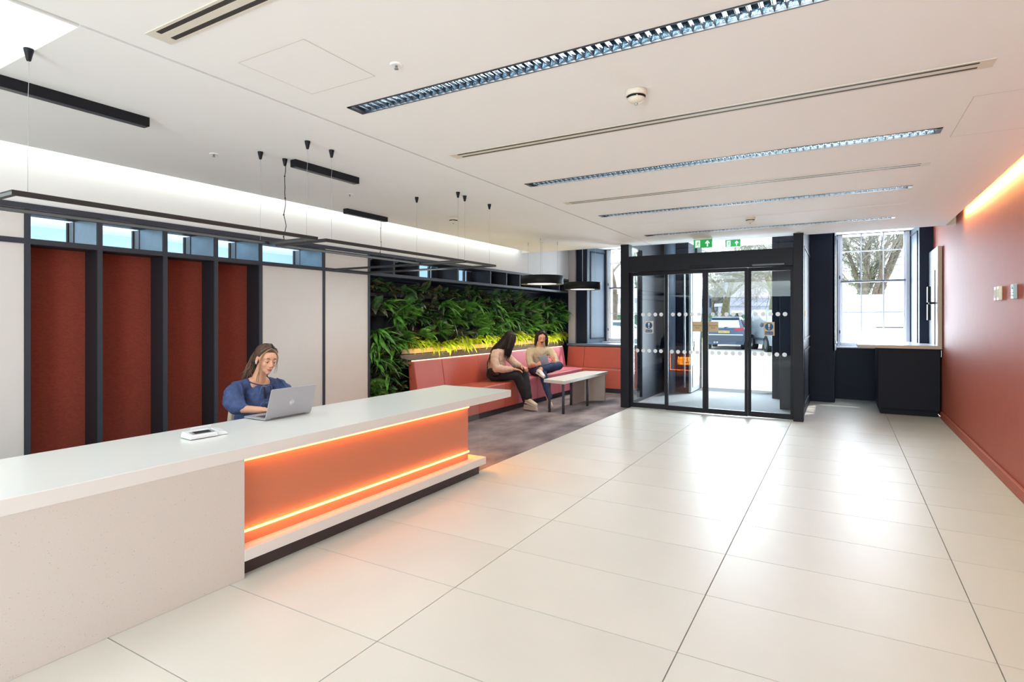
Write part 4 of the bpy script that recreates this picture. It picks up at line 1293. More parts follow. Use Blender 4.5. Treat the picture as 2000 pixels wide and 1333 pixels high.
def head_details(par, c, R, s=1.0, brow=None, down=.0, smile=False, male=False):
    def P(x, y, z): return V(c) + R @ (V((x, y, z)) * s)
    for q in (-1, 1):
        MB().ell(P(q * .031, .0765, -.001), (.0115 * s, .009 * s, .0065 * s), R, 14, 10).build('eye', M_eyew, par)
        MB().ell(P(q * .031, .0835, -.003 - down), (.0052 * s, .003 * s, .0052 * s), R, 12, 8).build('iris', M_iris, par)
        MB().tube([P(q * .019, .084, .001), P(q * .027, .0885, .0055 - down), P(q * .036, .0865, .0045 - down), P(q * .045, .079, -.001)], .0016 * s, 6).build('eyelashes', M_iris, par)
        MB().tube([P(q * .014, .088, .020), P(q * .026, .0885, .0265), P(q * .038, .083, .0255), P(q * .049, .073, .017)], [.002 * s, .0032 * s, .003 * s, .0012 * s], 8).build('eyebrow', brow, par)
    up = [P(-.023, .083, -.064 + (.003 if smile else 0)), P(-.012, .092, -.062), P(0, .0955, -.0635), P(.012, .092, -.062), P(.023, .083, -.064 + (.003 if smile else 0))]
    lo = [P(-.020, .083, -.067), P(-.010, .091, -.071), P(0, .094, -.0725), P(.010, .091, -.071), P(.020, .083, -.067)]
    MB().tube(up, [.001 * s, .0032 * s, .0034 * s, .0032 * s, .001 * s], 8).tube(lo, [.001 * s, .0042 * s, .005 * s, .0042 * s, .001 * s], 8).build('lips', M_lip, par)
    for q in (-1, 1):
        MB().ell(P(q * .007, .101, -.0445), (.0028 * s, .003 * s, .002 * s), R, 8, 6).build('nostril', M_iris, par)

def add_hand(mb, wrist, d, n, side, curls=(.4, .4, .45, .5), thumb=.6, s=1.0, spread=.12):
    # d along the hand, n out of the back of the hand; side +1: thumb on d x n side
    d = V(d).normalized(); n = V(n); n = (n - d * n.dot(d)).normalized(); t = d.cross(n).normalized() * side
    w = V(wrist)
    pc = w + d * .045 * s
    R = Matrix((t, d, n)).transposed()
    mb.cap2(w, .021 * s, w + d * .03 * s, .023 * s)
    for k in (-1.5, -.5, .5, 1.5):
        mb.cap2(w + d * .012 * s + t * k * .010 * s, .013 * s, w + d * .083 * s + t * k * .0185 * s, .0112 * s, 10)
    Ls = (.070, .080, .086, .076)     # little .. index  (k=-1.5 is little)
    for i, k in enumerate((-1.5, -.5, .5, 1.5)):
        base = w + d * .083 * s + t * k * .0195 * s
        dirv = (d + t * k * spread).normalized()
        L = Ls[i] * s; a = 0; p = base
        ax = t
        pts = [p]
        for seg, fr in ((0, .42), (1, .32), (2, .26)):
            a += curls[i] * (.8 if seg == 0 else 1)
            dd = dirv * math.cos(a) - n * math.sin(a)
            p = p + dd * L * fr
            pts.append(p)
        mb.chain(pts, [.0098 * s, .0088 * s, .008 * s, .0068 * s])
    b0 = w + d * .022 * s + t * .020 * s
    p1 = b0 + (d * .55 + t * .8 - n * .25 * thumb).normalized() * .036 * s
    p2 = p1 + (d * .85 + t * .35 - n * .5 * thumb).normalized() * .030 * s
    p3 = p2 + (d * .95 + t * .05 - n * .6 * thumb).normalized() * .024 * s
    mb.chain([b0, p1, p2, p3], [.015 * s, .0115 * s, .0100 * s, .0078 * s])

def shoe(par, heel, toe, ang_up=(0, 0, 1), cols=None, logo=False):
    heel = V(heel); toe = V(toe); d = (toe - heel).normalized(); up = V(ang_up); up = (up - d * up.dot(d)).normalized(); s_ = d.cross(up)
    R = Matrix((s_, d, up)).transposed()
    L = (toe - heel).length
    def sec(t, w, h0, h1, n=18):
        out = []
        for i in range(n):
            a = 2 * pi * i / n
            x = math.cos(a) * w; z = math.sin(a)
            z = h0 + (h1 - h0) * (z * .5 + .5)
            out.append(heel + R @ V((x, t * L, z)))
        return out
    sole = [sec(t, w, 0, .034) for t, w in ((-.02, .018), (.03, .032), (.2, .036), (.45, .034), (.72, .044), (.9, .038), (1.0, .014))]
    upm = [sec(t, w, .016, h * 1.12) for t, w, h in ((0, .018, .07), (.04, .032, .09), (.2, .036, .094), (.36, .036, .088), (.55, .040, .074), (.75, .044, .062), (.92, .037, .050), (.985, .014, .036))]
    su = MB().rings(upm).build('shoe', cols[0], par)
    MB().rings(sole).build('sole', cols[1], su)
    lm = MB()
    for i in range(4):
        t = .42 + i * .075; z = .084 - i * .007
        lm.tube([heel + R @ V((-.020, t * L, z - .003)), heel + R @ V((0, t * L + .004, z + .003)), heel + R @ V((.020, t * L, z - .003))], .0032, 6)
    lm.build('laces', cols[2], su)
    if logo:
        for sg_ in (-1, 1):
            pts = [heel + R @ V((sg_ * .0345, L * .30, .045)), heel + R @ V((sg_ * .0375, L * .42, .034)), heel + R @ V((sg_ * .0375, L * .56, .045)), heel + R @ V((sg_ * .036, L * .70, .055))]
            MB().tube(pts, [.002, .005, .004, .0015], 6).build('side_stripe', cols[3], su)

def hair_strands(mb, starts, rng, n, length, drift, r=.004, wave=.004, grav=1.0):
    for i in range(n):
        p = V(starts(rng)); pts = [p.copy()]
        k = 8; ph = rng.uniform(0, 6)
        dv = V(drift(rng))
        for j in range(k):
            p = p + (dv + V((wave * math.sin(ph + j * 1.1) * 8, wave * math.cos(ph * 1.3 + j) * 8, 0))) * (length / k)
            pts.append(p.copy())
        mb.tube(pts, [r] * (k - 1) + [r * .7, r * .2], 5)

# ------------------------------------------------------------------ receptionist
T = (-4.05, 2.92, 0)
rp = thing('person', 'seated woman in a puff-sleeved denim blouse typing on the silver laptop', 'person', T)
hc = V((-3.98, 2.945, 1.142)); hR = headframe((.97, -.17, -.20), roll=-.09)
b = MB()
add_head(b, hc, hR, .96)
b.chain([hc + hR @ V((0, -.02, -.06)), (-4.05, 2.945, 1.03), (-4.085, 2.945, .955)], [.047, .047, .060])
b.chain([(-4.085, 2.90, .945), (-4.085, 2.99, .945)], [.056, .056])
b.chain([(-4.12, 2.945, .90), (-4.13, 2.94, .78), (-4.14, 2.94, .62), (-4.15, 2.94, .54)], [.105, .115, .12, .13])
sR, sL = V((-4.12, 2.80, .915)), V((-4.12, 3.10, .915))
eR, eL = V((-4.04, 2.71, .775)), V((-4.00, 3.19, .80))
wR, wL = V((-3.80, 2.765, .778)), V((-3.78, 3.00, .80))
b.chain([sR, eR, wR], [.036, .034, .024]); b.chain([sL, eL, wL], [.036, .034, .024])
add_hand(b, wR, (.85, .35, .02), (0.0, 0, 1), -1, (.25, .25, .28, .3), .4, .92)
add_hand(b, wL, (.95, -.15, -.05), (0.0, 0, 1), 1, (.25, .25, .28, .3), .4, .92)
for q in (-1, 1):
    b.chain([(-4.15, 2.94 + q * .09, .53), (-3.84, 2.94 + q * .10, .53), (-3.82, 2.94 + q * .10, .12)], [.085, .062, .045])
    b.cap2((-3.84, 2.94 + q * .10, .05), .035, (-3.70 - .06, 2.94 + q * .11, .04), .03)
remesh(b.build('body', M_skin, rp), .0042, 3)
M_den = mat('denim', srgb(66, 84, 128), .8, noise=.14, nscale=30, bump=.5, bscale=130)
bl = MB()
bl.chain([(-4.12, 2.945, .865), (-4.125, 2.94, .78), (-4.13, 2.94, .68), (-4.14, 2.94, .56)], [.122, .136, .140, .150])
for q in (-1, 1):
    bl.chain([(-4.10, 2.945 + q * .092, .938), (-4.12, 2.945 + q * .15, .92)], [.050, .058])
    bl.chain([(-4.16, 2.945, .93), (-4.12, 2.945 + q * .12, .925)], [.055, .055])
bl.chain([sR, (-4.105, 2.745, .885), (-4.06, 2.715, .825), (-4.01, 2.715, .79), (-3.955, 2.735, .782)], [.062, .072, .076, .062, .036])
bl.chain([sL, (-4.095, 3.155, .885), (-4.04, 3.19, .82), (-3.97, 3.17, .80), (-3.90, 3.10, .80)], [.062, .072, .076, .060, .036])
o = remesh(bl.build('blouse', M_den, rp), .006, 4, (.018, .05))
ring = []
for i in range(25):
    a = 2 * pi * i / 24
    ring.append((-4.066 + .092 * math.cos(a), 2.945 + .098 * math.sin(a), .972 - .036 * math.cos(a)))
MB().tube(ring, .0045, 8, cap=False).build('collar', mat('denim_dark', srgb(52, 66, 106), .8), rp)
ga = MB()
for (cx_, cy_, sg_) in ((-4.075, 2.775, -1), (-4.075, 3.115, 1)):
    for k in range(5):
        strand(ga, [(cx_ + .012 * k, cy_ + sg_ * .004 * k, .972 - .004 * k), (cx_ + .02 + .012 * k, cy_ + sg_ * .022, .955 - .010 * k), (cx_ + .03 + .010 * k, cy_ + sg_ * .036, .925 - .010 * k)], .0035, .001, 5)
ga.build('sleeve_gathers', M_den, rp)
M_tie = mat('denim_tie', srgb(96, 112, 150), .8)
fx = -3.985
tie = MB()
for z0 in (.925, .795):
    strand(tie, [(fx + .01, 2.935, z0), (fx + .022, 2.905, z0 + .012), (fx + .020, 2.885, z0 - .01), (fx + .012, 2.88, z0 - .055)], .0024, .002)
    strand(tie, [(fx + .01, 2.940, z0), (fx + .022, 2.965, z0 + .010), (fx + .020, 2.985, z0 - .008), (fx + .012, 2.99, z0 - .065)], .0024, .002)
    tie.ell((fx + .014, 2.938, z0), (.006, .008, .006))
tie.build('blouse_ties', M_tie, rp)
MB().tube([(fx - .012, 2.938, .92), (fx + .002, 2.938, .875), (fx + .006, 2.940, .83)], [.004, .011, .006], 8).build('blouse_slit', mat('dark_top', srgb(30, 26, 44), .8), rp)
M_hb = mat('hair_brown', srgb(88, 66, 52), .5, noise=.25, nscale=40, stretch=(1, 1, .1), bump=.3, bscale=60)
M_hbl = mat('hair_blonde', srgb(176, 138, 98), .5, noise=.15, nscale=40)
def HP(x, y, z): return hc + hR @ V((x, y, z))
h = MB()
h.ell(HP(0, -.030, .044), (.080, .086, .078), hR, 24, 16)
h.ell(HP(0, -.065, .00), (.070, .055, .082), hR, 24, 16)
h.ell(HP(0, -.012, .060), (.0715, .077, .067), hR, 24, 16)
for q in (-1, 1):
    h.chain([HP(q * .040, .038, .092), HP(q * .062, .022, .066), HP(q * .070, .008, .030)], [.013, .013, .010])
remesh(h.build('hair', M_hb, rp), .0045, 3)
rg = random.Random(3)
hs = MB()
for i in range(70):      # fine strands combed back over the crown, half up
    q = rg.choice((-1, 1)); u = rg.uniform(0, 1)
    strand(hs, [HP(q * (.006 + .05 * u), .060 - .03 * u, .116 - .045 * u), HP(q * (.020 + .056 * u), .0, .128 - .060 * u), HP(q * (.016 + .050 * u), -.075, .102 - .06 * u), HP(q * .02, -.118, .03)], .0026, .002, 5)
hs.build('combed_strands', M_hb, rp)
hs = MB()
for i in range(90):
    x0 = rg.uniform(-.075, .080); w1 = rg.uniform(-.02, .02); L = rg.uniform(.14, .23)
    strand(hs, [HP(x0 * .8, -.085, .04), HP(x0, -.10 + w1, -.02), HP(x0 * 1.15 + w1 + .012, -.10 - w1, -.02 - L * .4), HP(x0 * 1.25 - w1 + .018, -.09 + w1, -.02 - L * .75), HP(x0 * 1.3 + w1 + .020, -.085, -.02 - L)], .0045, .001, 5)
hs.build('hair_lengths', M_hb, rp)
hs = MB()
for k in range(9):
    e = rg.uniform(-1, 1) * .006; w1 = rg.uniform(-.004, .004)
    strand(hs, [HP(.010, .070, .104), HP(.044 + e, .064, .078), HP(.066 + e, .052 + w1, .030), HP(.071 + e, .050 + w1, -.03), HP(.066 + e * 1.5, .052, -.09), HP(.064 + e * 2, .046 + w1 * 2, -.14), HP(.060 + e * 3, .048, -.175 + e)], .0026, .0008, 5)
    if k < 5:
        strand(hs, [HP(.008, .070, .104), HP(-.036 - e, .064, .080), HP(-.064 + e, .048, .035), HP(-.072 + e, .040, -.02), HP(-.076 + e * 2, .040, -.07), HP(-.070 + e * 2, .044, -.105)], .0020, .0006, 5)
hs.build('hair_front_strands', M_hbl, rp)
head_details(rp, hc, hR, .96, M_hb, .004, True)
MB().cap2(HP(.083, .004, -.016), .0045, HP(.083, .012, -.036), .0028).build('earbud', mat('earbud_white', srgb(240, 238, 236), .3), rp)
# her chair
oc = thing('office_chair', 'cream upholstered chair the receptionist sits on', 'chair', (-4.2, 2.92, 0))
M_ch = mat('cream_upholstery', srgb(206, 196, 176), .8)
MB().box(-4.42, -3.97, 2.68, 3.10, .40, .465).build('seat', M_ch, oc, bevel=.02, seg=3)
MB().hexa([(-4.40, 2.86, .50), (-4.35, 2.86, .50), (-4.35, 3.10, .50), (-4.40, 3.10, .50), (-4.35, 2.86, .75), (-4.30, 2.86, .75), (-4.30, 3.10, .75), (-4.35, 3.10, .75)]).build('backrest', M_ch, oc, bevel=.02, seg=3)
for (ya) in (2.66, 3.06):
    MB().tube([(-4.40, ya, .42), (-4.41, ya, .55)], .012, 8).build('back_bracket', M_black, oc)
MB().cyl((-4.2, 2.88, .09), (-4.2, 2.88, .40), .025).build('column', M_black, oc)
for i in range(5):
    a = 2 * pi * i / 5 + .3
    MB().tube([(-4.2, 2.88, .10), (-4.2 + .26 * math.cos(a), 2.88 + .26 * math.sin(a), .06)], [.02, .012], 8).build('base_arm', M_black, oc)
    MB().cyl((-4.2 + .26 * math.cos(a), 2.88 + .26 * math.sin(a) - .012, .03), (-4.2 + .26 * math.cos(a), 2.88 + .26 * math.sin(a) + .012, .03), .027).build('castor', M_black, oc)

# ------------------------------------------------------------------ seated woman on the bench
wp = thing('person', 'woman with long dark hair, cream sweater and black trousers on the bench', 'person', (-4.8, 7.9, .46))
hc = V((-4.665, 7.99, 1.135)); hR = headframe((.60, .70, -.32), roll=.03)
b = MB()
add_head(b, hc, hR, .96)
b.chain([hc + hR @ V((0, -.02, -.06)), (-4.74, 7.93, 1.01), (-4.80, 7.90, .94)], [.047, .048, .06])
b.chain([(-4.82, 7.88, .90), (-4.86, 7.86, .76), (-4.88, 7.86, .60), (-4.87, 7.86, .57)], [.105, .11, .115, .12])
sR, sL = V((-4.80, 7.73, .915)), V((-4.83, 8.06, .91))
eR, eL = V((-4.72, 7.64, .675)), V((-4.66, 8.16, .70))
wR, wL = V((-4.49, 7.78, .665)), V((-4.46, 7.96, .705))
b.chain([sR, eR, wR], [.045, .036, .024]); b.chain([sL, eL, wL], [.045, .036, .024])
add_hand(b, wR, (.75, .6, -.10), (0.05, -.1, 1), -1, (.35, .3, .3, .35), .5, .95, .2)
add_hand(b, wL, (.80, -.05, -.25), (.25, -.05, 1), 1, (.4, .4, .4, .45), .5, .95, .2)
hipR, hipL = V((-4.87, 7.78, .555)), V((-4.87, 7.96, .555))
kR, kL = V((-4.46, 7.83, .565)), V((-4.42, 8.00, .60))
aR, aL = V((-4.37, 8.00, .10)), V((-4.325, 7.95, .205))
b.chain([hipR, kR, aR], [.085, .058, .036]); b.chain([hipL, kL, aL], [.085, .058, .036])
b.cap2(aR + V((0, 0, -.04)), .03, aR + V((.12, -.01, -.05)), .026); b.cap2(aL + V((.0, 0, -.04)), .03, aL + V((.10, -.03, -.07)), .026)
remesh(b.build('body', M_skin2, wp), .0048, 3)
M_sw2 = mat('cream_sweater', srgb(214, 184, 164), .85, noise=.05, nscale=20, bump=.3, bscale=90)
bl = MB()
bl.chain([(-4.81, 7.885, .915), (-4.85, 7.87, .80), (-4.87, 7.87, .68), (-4.87, 7.87, .62)], [.115, .130, .138, .135])
bl.cap2(sR + V((0, .03, 0)), .062, sL + V((0, -.03, 0)), .062)
bl.chain([sR, (-4.78, 7.67, .80), eR, (-4.60, 7.70, .665), (-4.51, 7.77, .665)], [.060, .066, .068, .056, .036])
bl.chain([sL, (-4.76, 8.12, .80), eL, (-4.56, 8.06, .70), (-4.48, 7.98, .705)], [.060, .064, .064, .052, .036])
remesh(bl.build('sweater', M_sw2, wp), .007, 4, (.02, .06))
M_trs = mat('black_trousers', srgb(36, 34, 40), .8, bump=.2, bscale=60)
tr = MB()
tr.chain([hipR, kR, aR + V((0, 0, .05))], [.10, .075, .068]); tr.chain([hipL, kL, aL + V((0, 0, .02))], [.10, .075, .066])
tr.cap2((-4.88, 7.80, .57), .115, (-4.88, 7.95, .57), .115)
remesh(tr.build('trousers', M_trs, wp), .008, 5, (.015, .08))
M_hd = mat('hair_dark', srgb(38, 27, 26), .55, spec=.3, noise=.25, nscale=50, stretch=(1, 1, .1), bump=.3, bscale=60)
h = MB()
def HP(x, y, z): return hc + hR @ V((x, y, z))
h.ell(HP(0, -.024, .040), (.083, .098, .085), hR, 24, 16)
h.ell(HP(0, -.055, -.03), (.080, .068, .10), hR, 24, 16)
h.chain([HP(0, -.07, -.03), HP(.01, -.10, -.12), (-4.86, 7.84, .90), (-4.90, 7.80, .80)], [.08, .075, .07, .045])
h.chain([HP(.068, .012, .03), HP(.076, .022, -.05), HP(.080, .022, -.14)], [.028, .032, .026])
h.chain([HP(.07, -.03, .02), HP(.080, -.03, -.08), HP(.085, -.03, -.16)], [.035, .042, .030])
h.chain([HP(-.065, .0, .03), HP(-.078, .0, -.06), HP(-.08, .0, -.15)], [.028, .03, .022])
remesh(h.build('hair', M_hd, wp), .006, 3)
hs = MB()
for i in range(130):
    x0 = rg.uniform(.062, .098); y0_ = rg.uniform(-.09, .055); L = rg.uniform(.24, .34); w1 = rg.uniform(-.012, .012)
    strand(hs, [HP(x0 * .75, y0_ * .7, .085), HP(x0, y0_, 0.0), HP(x0 + w1, y0_ + w1, -L * .35), HP(x0 + .004 - w1, y0_ * .8 + .01, -L * .7), HP(x0 + w1, y0_ * .6 + .02 + w1, -L)], .0052, .0012, 5)
for i in range(60):
    x0 = rg.uniform(-.06, .07); L = rg.uniform(.25, .36); w1 = rg.uniform(-.012, .012)
    strand(hs, [HP(x0, -.10, .06), HP(x0 * 1.1, -.125, -.03), (-4.845 + x0 * .4 + w1, 7.84 + x0, 1.0), (-4.895 + w1, 7.80 + x0 * 1.2, .88), (-4.905 + w1, 7.79 + x0 * 1.3, 1.06 - L)], .0052, .0012, 5)
hs.build('hair_lengths', M_hd, wp)
head_details(wp, hc, hR, .96, M_hd, .004)
M_shc = mat('shoe_cream', srgb(206, 194, 172), .7)
M_shs = mat('shoe_sole', srgb(218, 206, 198), .6)
shoe(wp, (-4.42, 8.00, .003), (-4.165, 7.965, .003), cols=(M_shc, M_shs, M_shs, M_black))
shoe(wp, (-4.375, 7.955, .115), (-4.135, 7.89, .075), ang_up=(.25, -.05, 1), cols=(M_shc, M_shs, M_shs, M_black))
bg = thing('handbag', 'small black leather shoulder bag at the hip of the long-haired woman', 'bag', (-4.78, 7.66, .5))
M_bag = mat('black_leather', srgb(24, 24, 28), .3, bump=.3, bscale=25)
m = MB(); m.ell((-4.75, 7.66, .63), (.11, .04, .06), None, 20, 14); m.ell((-4.76, 7.66, .595), (.095, .045, .05), None, 20, 14)
remesh(m.build('pouch', M_bag, bg), .006, 2, (.012, .05))
MB().tube([(-4.90, 7.66, .60), (-4.93, 7.70, .75), (-4.90, 7.76, .90), (-4.86, 7.80, .955)], .008, 8).build('strap', M_bag, bg)

# ------------------------------------------------------------------ seated man on the bench
mp = thing('person', 'man with long dark hair, glasses and moustache in a beige jumper on the bench', 'person', (-4.75, 9.05, .46))
hc = V((-4.585, 8.93, 1.125)); hR = headframe((.55, -.80, -.22), roll=-.05)
b = MB()
add_head(b, hc, hR, 1.0, True)
b.chain([hc + hR @ V((0, -.02, -.06)), (-4.62, 8.97, 1.00), (-4.64, 9.0, .93)], [.056, .058, .07])
b.chain([(-4.66, 9.01, .88), (-4.70, 9.05, .76), (-4.74, 9.08, .62), (-4.75, 9.10, .57)], [.125, .125, .125, .13])
sR, sL = V((-4.80, 8.90, .885)), V((-4.49, 9.06, .89))
eR, eL = V((-4.72, 8.77, .655)), V((-4.33, 8.98, .695))
wR, wL = V((-4.54, 8.66, .665)), V((-4.29, 8.85, .715))
b.chain([sR, eR, wR], [.052, .042, .030]); b.chain([sL, eL, wL], [.052, .042, .030])
add_hand(b, wR, (.85, .0, .35), (-.2, -.7, .5), -1, (.45, .4, .4, .4), .6, 1.0, .15)
add_hand(b, wL, (-.10, -.45, .55), (.8, -.4, .1), -1, (.3, .3, .35, .3), .6, 1.0, .16)
hipR, hipL = V((-4.80, 9.02, .56)), V((-4.63, 9.12, .56))
kR, kL = V((-4.36, 8.52, .565)), V((-4.27, 8.97, .645))
aR, aL = V((-4.19, 8.45, .10)), V((-4.36, 8.46, .615))
b.chain([hipR, kR, aR], [.09, .06, .04]); b.chain([hipL, kL, aL], [.09, .06, .04])
b.cap2(aR + V((0, 0, -.03)), .032, aR + V((.05, -.10, -.05)), .028)
remesh(b.build('body', M_skin3, mp), .005, 3)
M_jum = mat('beige_jumper', srgb(208, 190, 160), .9, noise=.04, nscale=20, bump=.35, bscale=90)
bl = MB()
bl.chain([(-4.65, 9.00, .862), (-4.69, 9.04, .76), (-4.73, 9.07, .65), (-4.75, 9.09, .60)], [.140, .146, .148, .142])
bl.cap2(sR + V((.03, .02, .01)), .068, sL + V((-.03, -.01, .01)), .068)
bl.chain([sR, (-4.78, 8.83, .77), eR, (-4.62, 8.735, .655)], [.070, .066, .062, .044])
bl.chain([sL, (-4.40, 9.04, .79), eL, (-4.32, 8.90, .715)], [.070, .066, .062, .044])
remesh(bl.build('jumper', M_jum, mp), .007, 4, (.018, .06))
M_jean = mat('blue_jeans', srgb(38, 58, 98), .8, noise=.2, nscale=14, bump=.25, bscale=110)
tr = MB()
tr.chain([hipR, kR, aR + V((0, 0, .06))], [.102, .074, .050]); tr.chain([hipL, kL, aL + V((.02, .05, .01))], [.102, .076, .054])
tr.cap2((-4.78, 9.02, .565), .12, (-4.68, 9.10, .565), .12)
remesh(tr.build('jeans', M_jean, mp), .008, 5, (.014, .07))
MB().cyl(aR + V((-.005, .01, -.02)), aR + V((-.008, .01, .045)), .040, n=20).build('sock', mat('lilac_sock', srgb(150, 140, 176), .9), mp)
h = MB()
def HP(x, y, z): return hc + hR @ V((x, y, z))
h.ell(HP(0, -.028, .048), (.085, .095, .080), hR, 24, 16)
h.ell(HP(0, -.060, -.01), (.080, .06, .10), hR, 24, 16)
for q in (-1, 1):
    h.chain([HP(q * .03, .052, .100), HP(q * .066, .030, .075), HP(q * .082, .0, .02), HP(q * .090, -.01, -.05), HP(q * .094, -.015, -.10)], [.014, .020, .024, .030, .026])
remesh(h.build('hair', M_hd, mp), .006, 3, (.014, .03))
hs = MB()
for i in range(110):
    q = rg.choice((-1, 1)); x0 = q * rg.uniform(.080, .108); y0_ = rg.uniform(-.06, .022); L = rg.uniform(.12, .17); w1 = rg.uniform(-.014, .014)
    strand(hs, [HP(x0 * .72, y0_ * .5, .10), HP(x0 * .92, y0_, .04), HP(x0 + w1, y0_ + w1, -.02), HP(x0 * 1.06 - w1, y0_ - w1, -.07), HP(x0 * 1.08 + w1, y0_ + w1 * .5, -L)], .005, .0012, 5)
hs.build('hair_lengths', M_hd, mp)
head_details(mp, hc, hR, 1.0, M_hd, .003, male=True)
MB().tube([HP(-.032, .076, -.062), HP(-.016, .094, -.052), HP(0, .099, -.050), HP(.016, .094, -.052), HP(.032, .076, -.062)], [.003, .0075, .0065, .0075, .003], 8).build('moustache', M_hd, mp)
MB().ell(HP(0, .078, -.092), (.010, .006, .008), hR, 10, 8).build('chin_tuft', M_hd, mp)
gl = MB()
for q in (-1, 1):
    pts = [HP(q * .031 + .021 * math.cos(a), .094, -.003 + .016 * math.sin(a)) for a in [2 * pi * i / 16 for i in range(17)]]
    gl.tube(pts, .0013, 5)
    gl.tube([HP(q * .052, .092, .003), HP(q * .078, .05, .004), HP(q * .082, -.005, .0)], .0013, 5)
gl.tube([HP(-.010, .095, 0), HP(.010, .095, 0)], .0013, 5)
gl.build('glasses', mat('glasses_metal', srgb(206, 196, 190), .25, metal=.7), mp)
shoe(mp, (-4.225, 8.53, .003), (-4.10, 8.30, .003), cols=(M_shc, M_shs, M_shs, M_black), logo=True)
shoe(mp, (-4.44, 8.46, .535), (-4.235, 8.31, .485), ang_up=(.10, .35, .90), cols=(mat('shoe_white', srgb(228, 222, 210), .6), M_shs, M_shs, M_black), logo=True)
tb = thing('tablet', 'silver tablet held up by the man on the bench', 'tablet', (-4.36, 8.70, .73))
ax = V((.62, .30, .20)).normalized(); nn = V((.38, -.84, -.30)); nn = (nn - ax * nn.dot(ax)).normalized(); ay = nn.cross(ax).normalized()
cT = V((-4.36, 8.585, .765))
def tp(u, v_, d): return cT + ax * u + ay * v_ + nn * d
M_tab = mat('tablet_silver', srgb(170, 172, 184), .35, metal=.4)
MB().prism([(-.07, -.085), (.07, -.085), (.07, .085), (-.07, .085)], tp, 0, .007).build('shell', M_tab, tb, bevel=.003)
MB().prism([(-.063, -.076), (.063, -.076), (.063, .076), (-.063, .076)], tp, -.001, 0).build('screen', mat('tablet_screen', srgb(30, 36, 50), .1), tb)
MB().cyl(tp(.055, .07, .007), tp(.055, .07, .0085), .004).build('lens', M_black, tb)
# ================================================================== OUTSIDE
M_road = mat('pale_road', srgb(206, 206, 206), .85, noise=.04, nscale=1.5)
struct(MB().box(-60, 30, 12.56, 70, -.25, -.04).build('ground', M_road), 'sunlit pale forecourt and street')
M_bark = mat('bark_grey_green', srgb(124, 124, 92), .9, noise=.25, nscale=6, bump=.6, bscale=14)
M_bark2 = mat('bark_brown', srgb(112, 104, 92), .9, noise=.2, nscale=6, bump=.5, bscale=14)
M_twig = mat('twig_grey', srgb(150, 148, 136), .9)
M_ivy = mat('ivy_green', srgb(112, 132, 92), .6, noise=.3, nscale=5)
def tree(lab, base, h, r, seed, m, lean=(0, 0), ivy=0, fork=.3, depth=5, spread=.75, tw=1.0):
    rg_ = random.Random(seed)
    base = V(base)
    t = thing('bare_tree', lab, 'tree', base)
    trunk = MB(); tw_mb = MB(); iv = MB()
    def grow(p, d, L, rad, lev):
        pts = [p.copy()]; rs = [rad]
        n = 4 if lev < 3 else 3
        for i in range(n):
            d = (d + V((rg_.uniform(-.16, .16), rg_.uniform(-.16, .16), rg_.uniform(-.05, .12 if lev < 3 else .05)))).normalized()
            p = p + d * L / n
            pts.append(p.copy()); rs.append(rad * (1 - .42 * (i + 1) / n))
            if ivy and lev <= 2:
                for _ in range(int(ivy * (3 - lev))):
                    a = V((rg_.uniform(-1, 1), rg_.uniform(-1, 1), rg_.uniform(-1, 1))).normalized()
                    q = p + a * (rad * 1.1 + .05) + d * rg_.uniform(-L / n, 0)
                    s_ = rg_.uniform(.015, .032); e1, e2 = frame(a + V((.3, 0, .2)))
                    iv.quad([q - e1 * s_, q - e2 * s_, q + e1 * s_, q + e2 * s_])
        (trunk if lev < 2 else tw_mb).tube(pts, rs, 9 if lev < 2 else (5 if lev < 4 else 3), cap=False)
        if lev >= depth: return
        k = rg_.choice((3, 4)) if lev == 0 else 4 if lev < 4 else 4
        for j in range(k):
            i = len(pts) - 1 if j == 0 else rg_.choice(range(1, len(pts)))
            if lev == 0 and j: i = rg_.choice((len(pts) - 2, len(pts) - 1))
            sp = spread if j else spread * .45
            nd = (d + V((rg_.uniform(-1, 1), rg_.uniform(-1, 1), rg_.uniform(-.65, .35))) * sp).normalized()
            grow(pts[i], nd, L * rg_.uniform(.58, .8), max(.007 * tw, rs[i] * (.55 if j else .78)), lev + 1)
    grow(base + V((0, 0, -.1)), V((lean[0], lean[1], 1)).normalized(), h * fork, r, 0)
    trunk.build('trunk', m, t)
    o = tw_mb.build('branches', M_twig, t)
    if iv.v:
        tag(iv.build('ivy', M_ivy, t), kind='stuff')
def at(px, t, z):
    u = (px - 1000) / 1112
    return (t * (-math.sin(YAW) + u * math.cos(YAW)), t * (math.cos(YAW) + u * math.sin(YAW)), z)
tree('tree with pale green bark and a low limb beyond the van', at(1510, 27, 0), 12, .5, 5, M_bark, fork=.24, depth=6, spread=1.0)
tree('slimmer bare tree beyond the parked dark car', at(1412, 38, 0), 12, .34, 9, M_bark2, fork=.26, depth=6)
tree('ivy-clad tree filling the right sash window', at(1712, 21, 0), 11, .34, 21, M_bark2, ivy=46, fork=.22, depth=6, spread=1.0)
tree('leaning bare tree at the left of the right sash window', at(1655, 22, 0), 12, .26, 33, M_bark2, lean=(.5, 0), ivy=6, fork=.26, depth=6)
tree('bare tree seen through the left sash window', at(1196, 30, 0), 12, .34, 41, M_bark2, fork=.24, depth=6)
tree('distant bare tree behind the left window bars', at(1250, 42, 0), 13, .34, 52, M_bark2, fork=.24, depth=5)
tree('distant bare tree behind the lobby', at(1330, 48, 0), 14, .36, 63, M_bark2, fork=.24, depth=5)

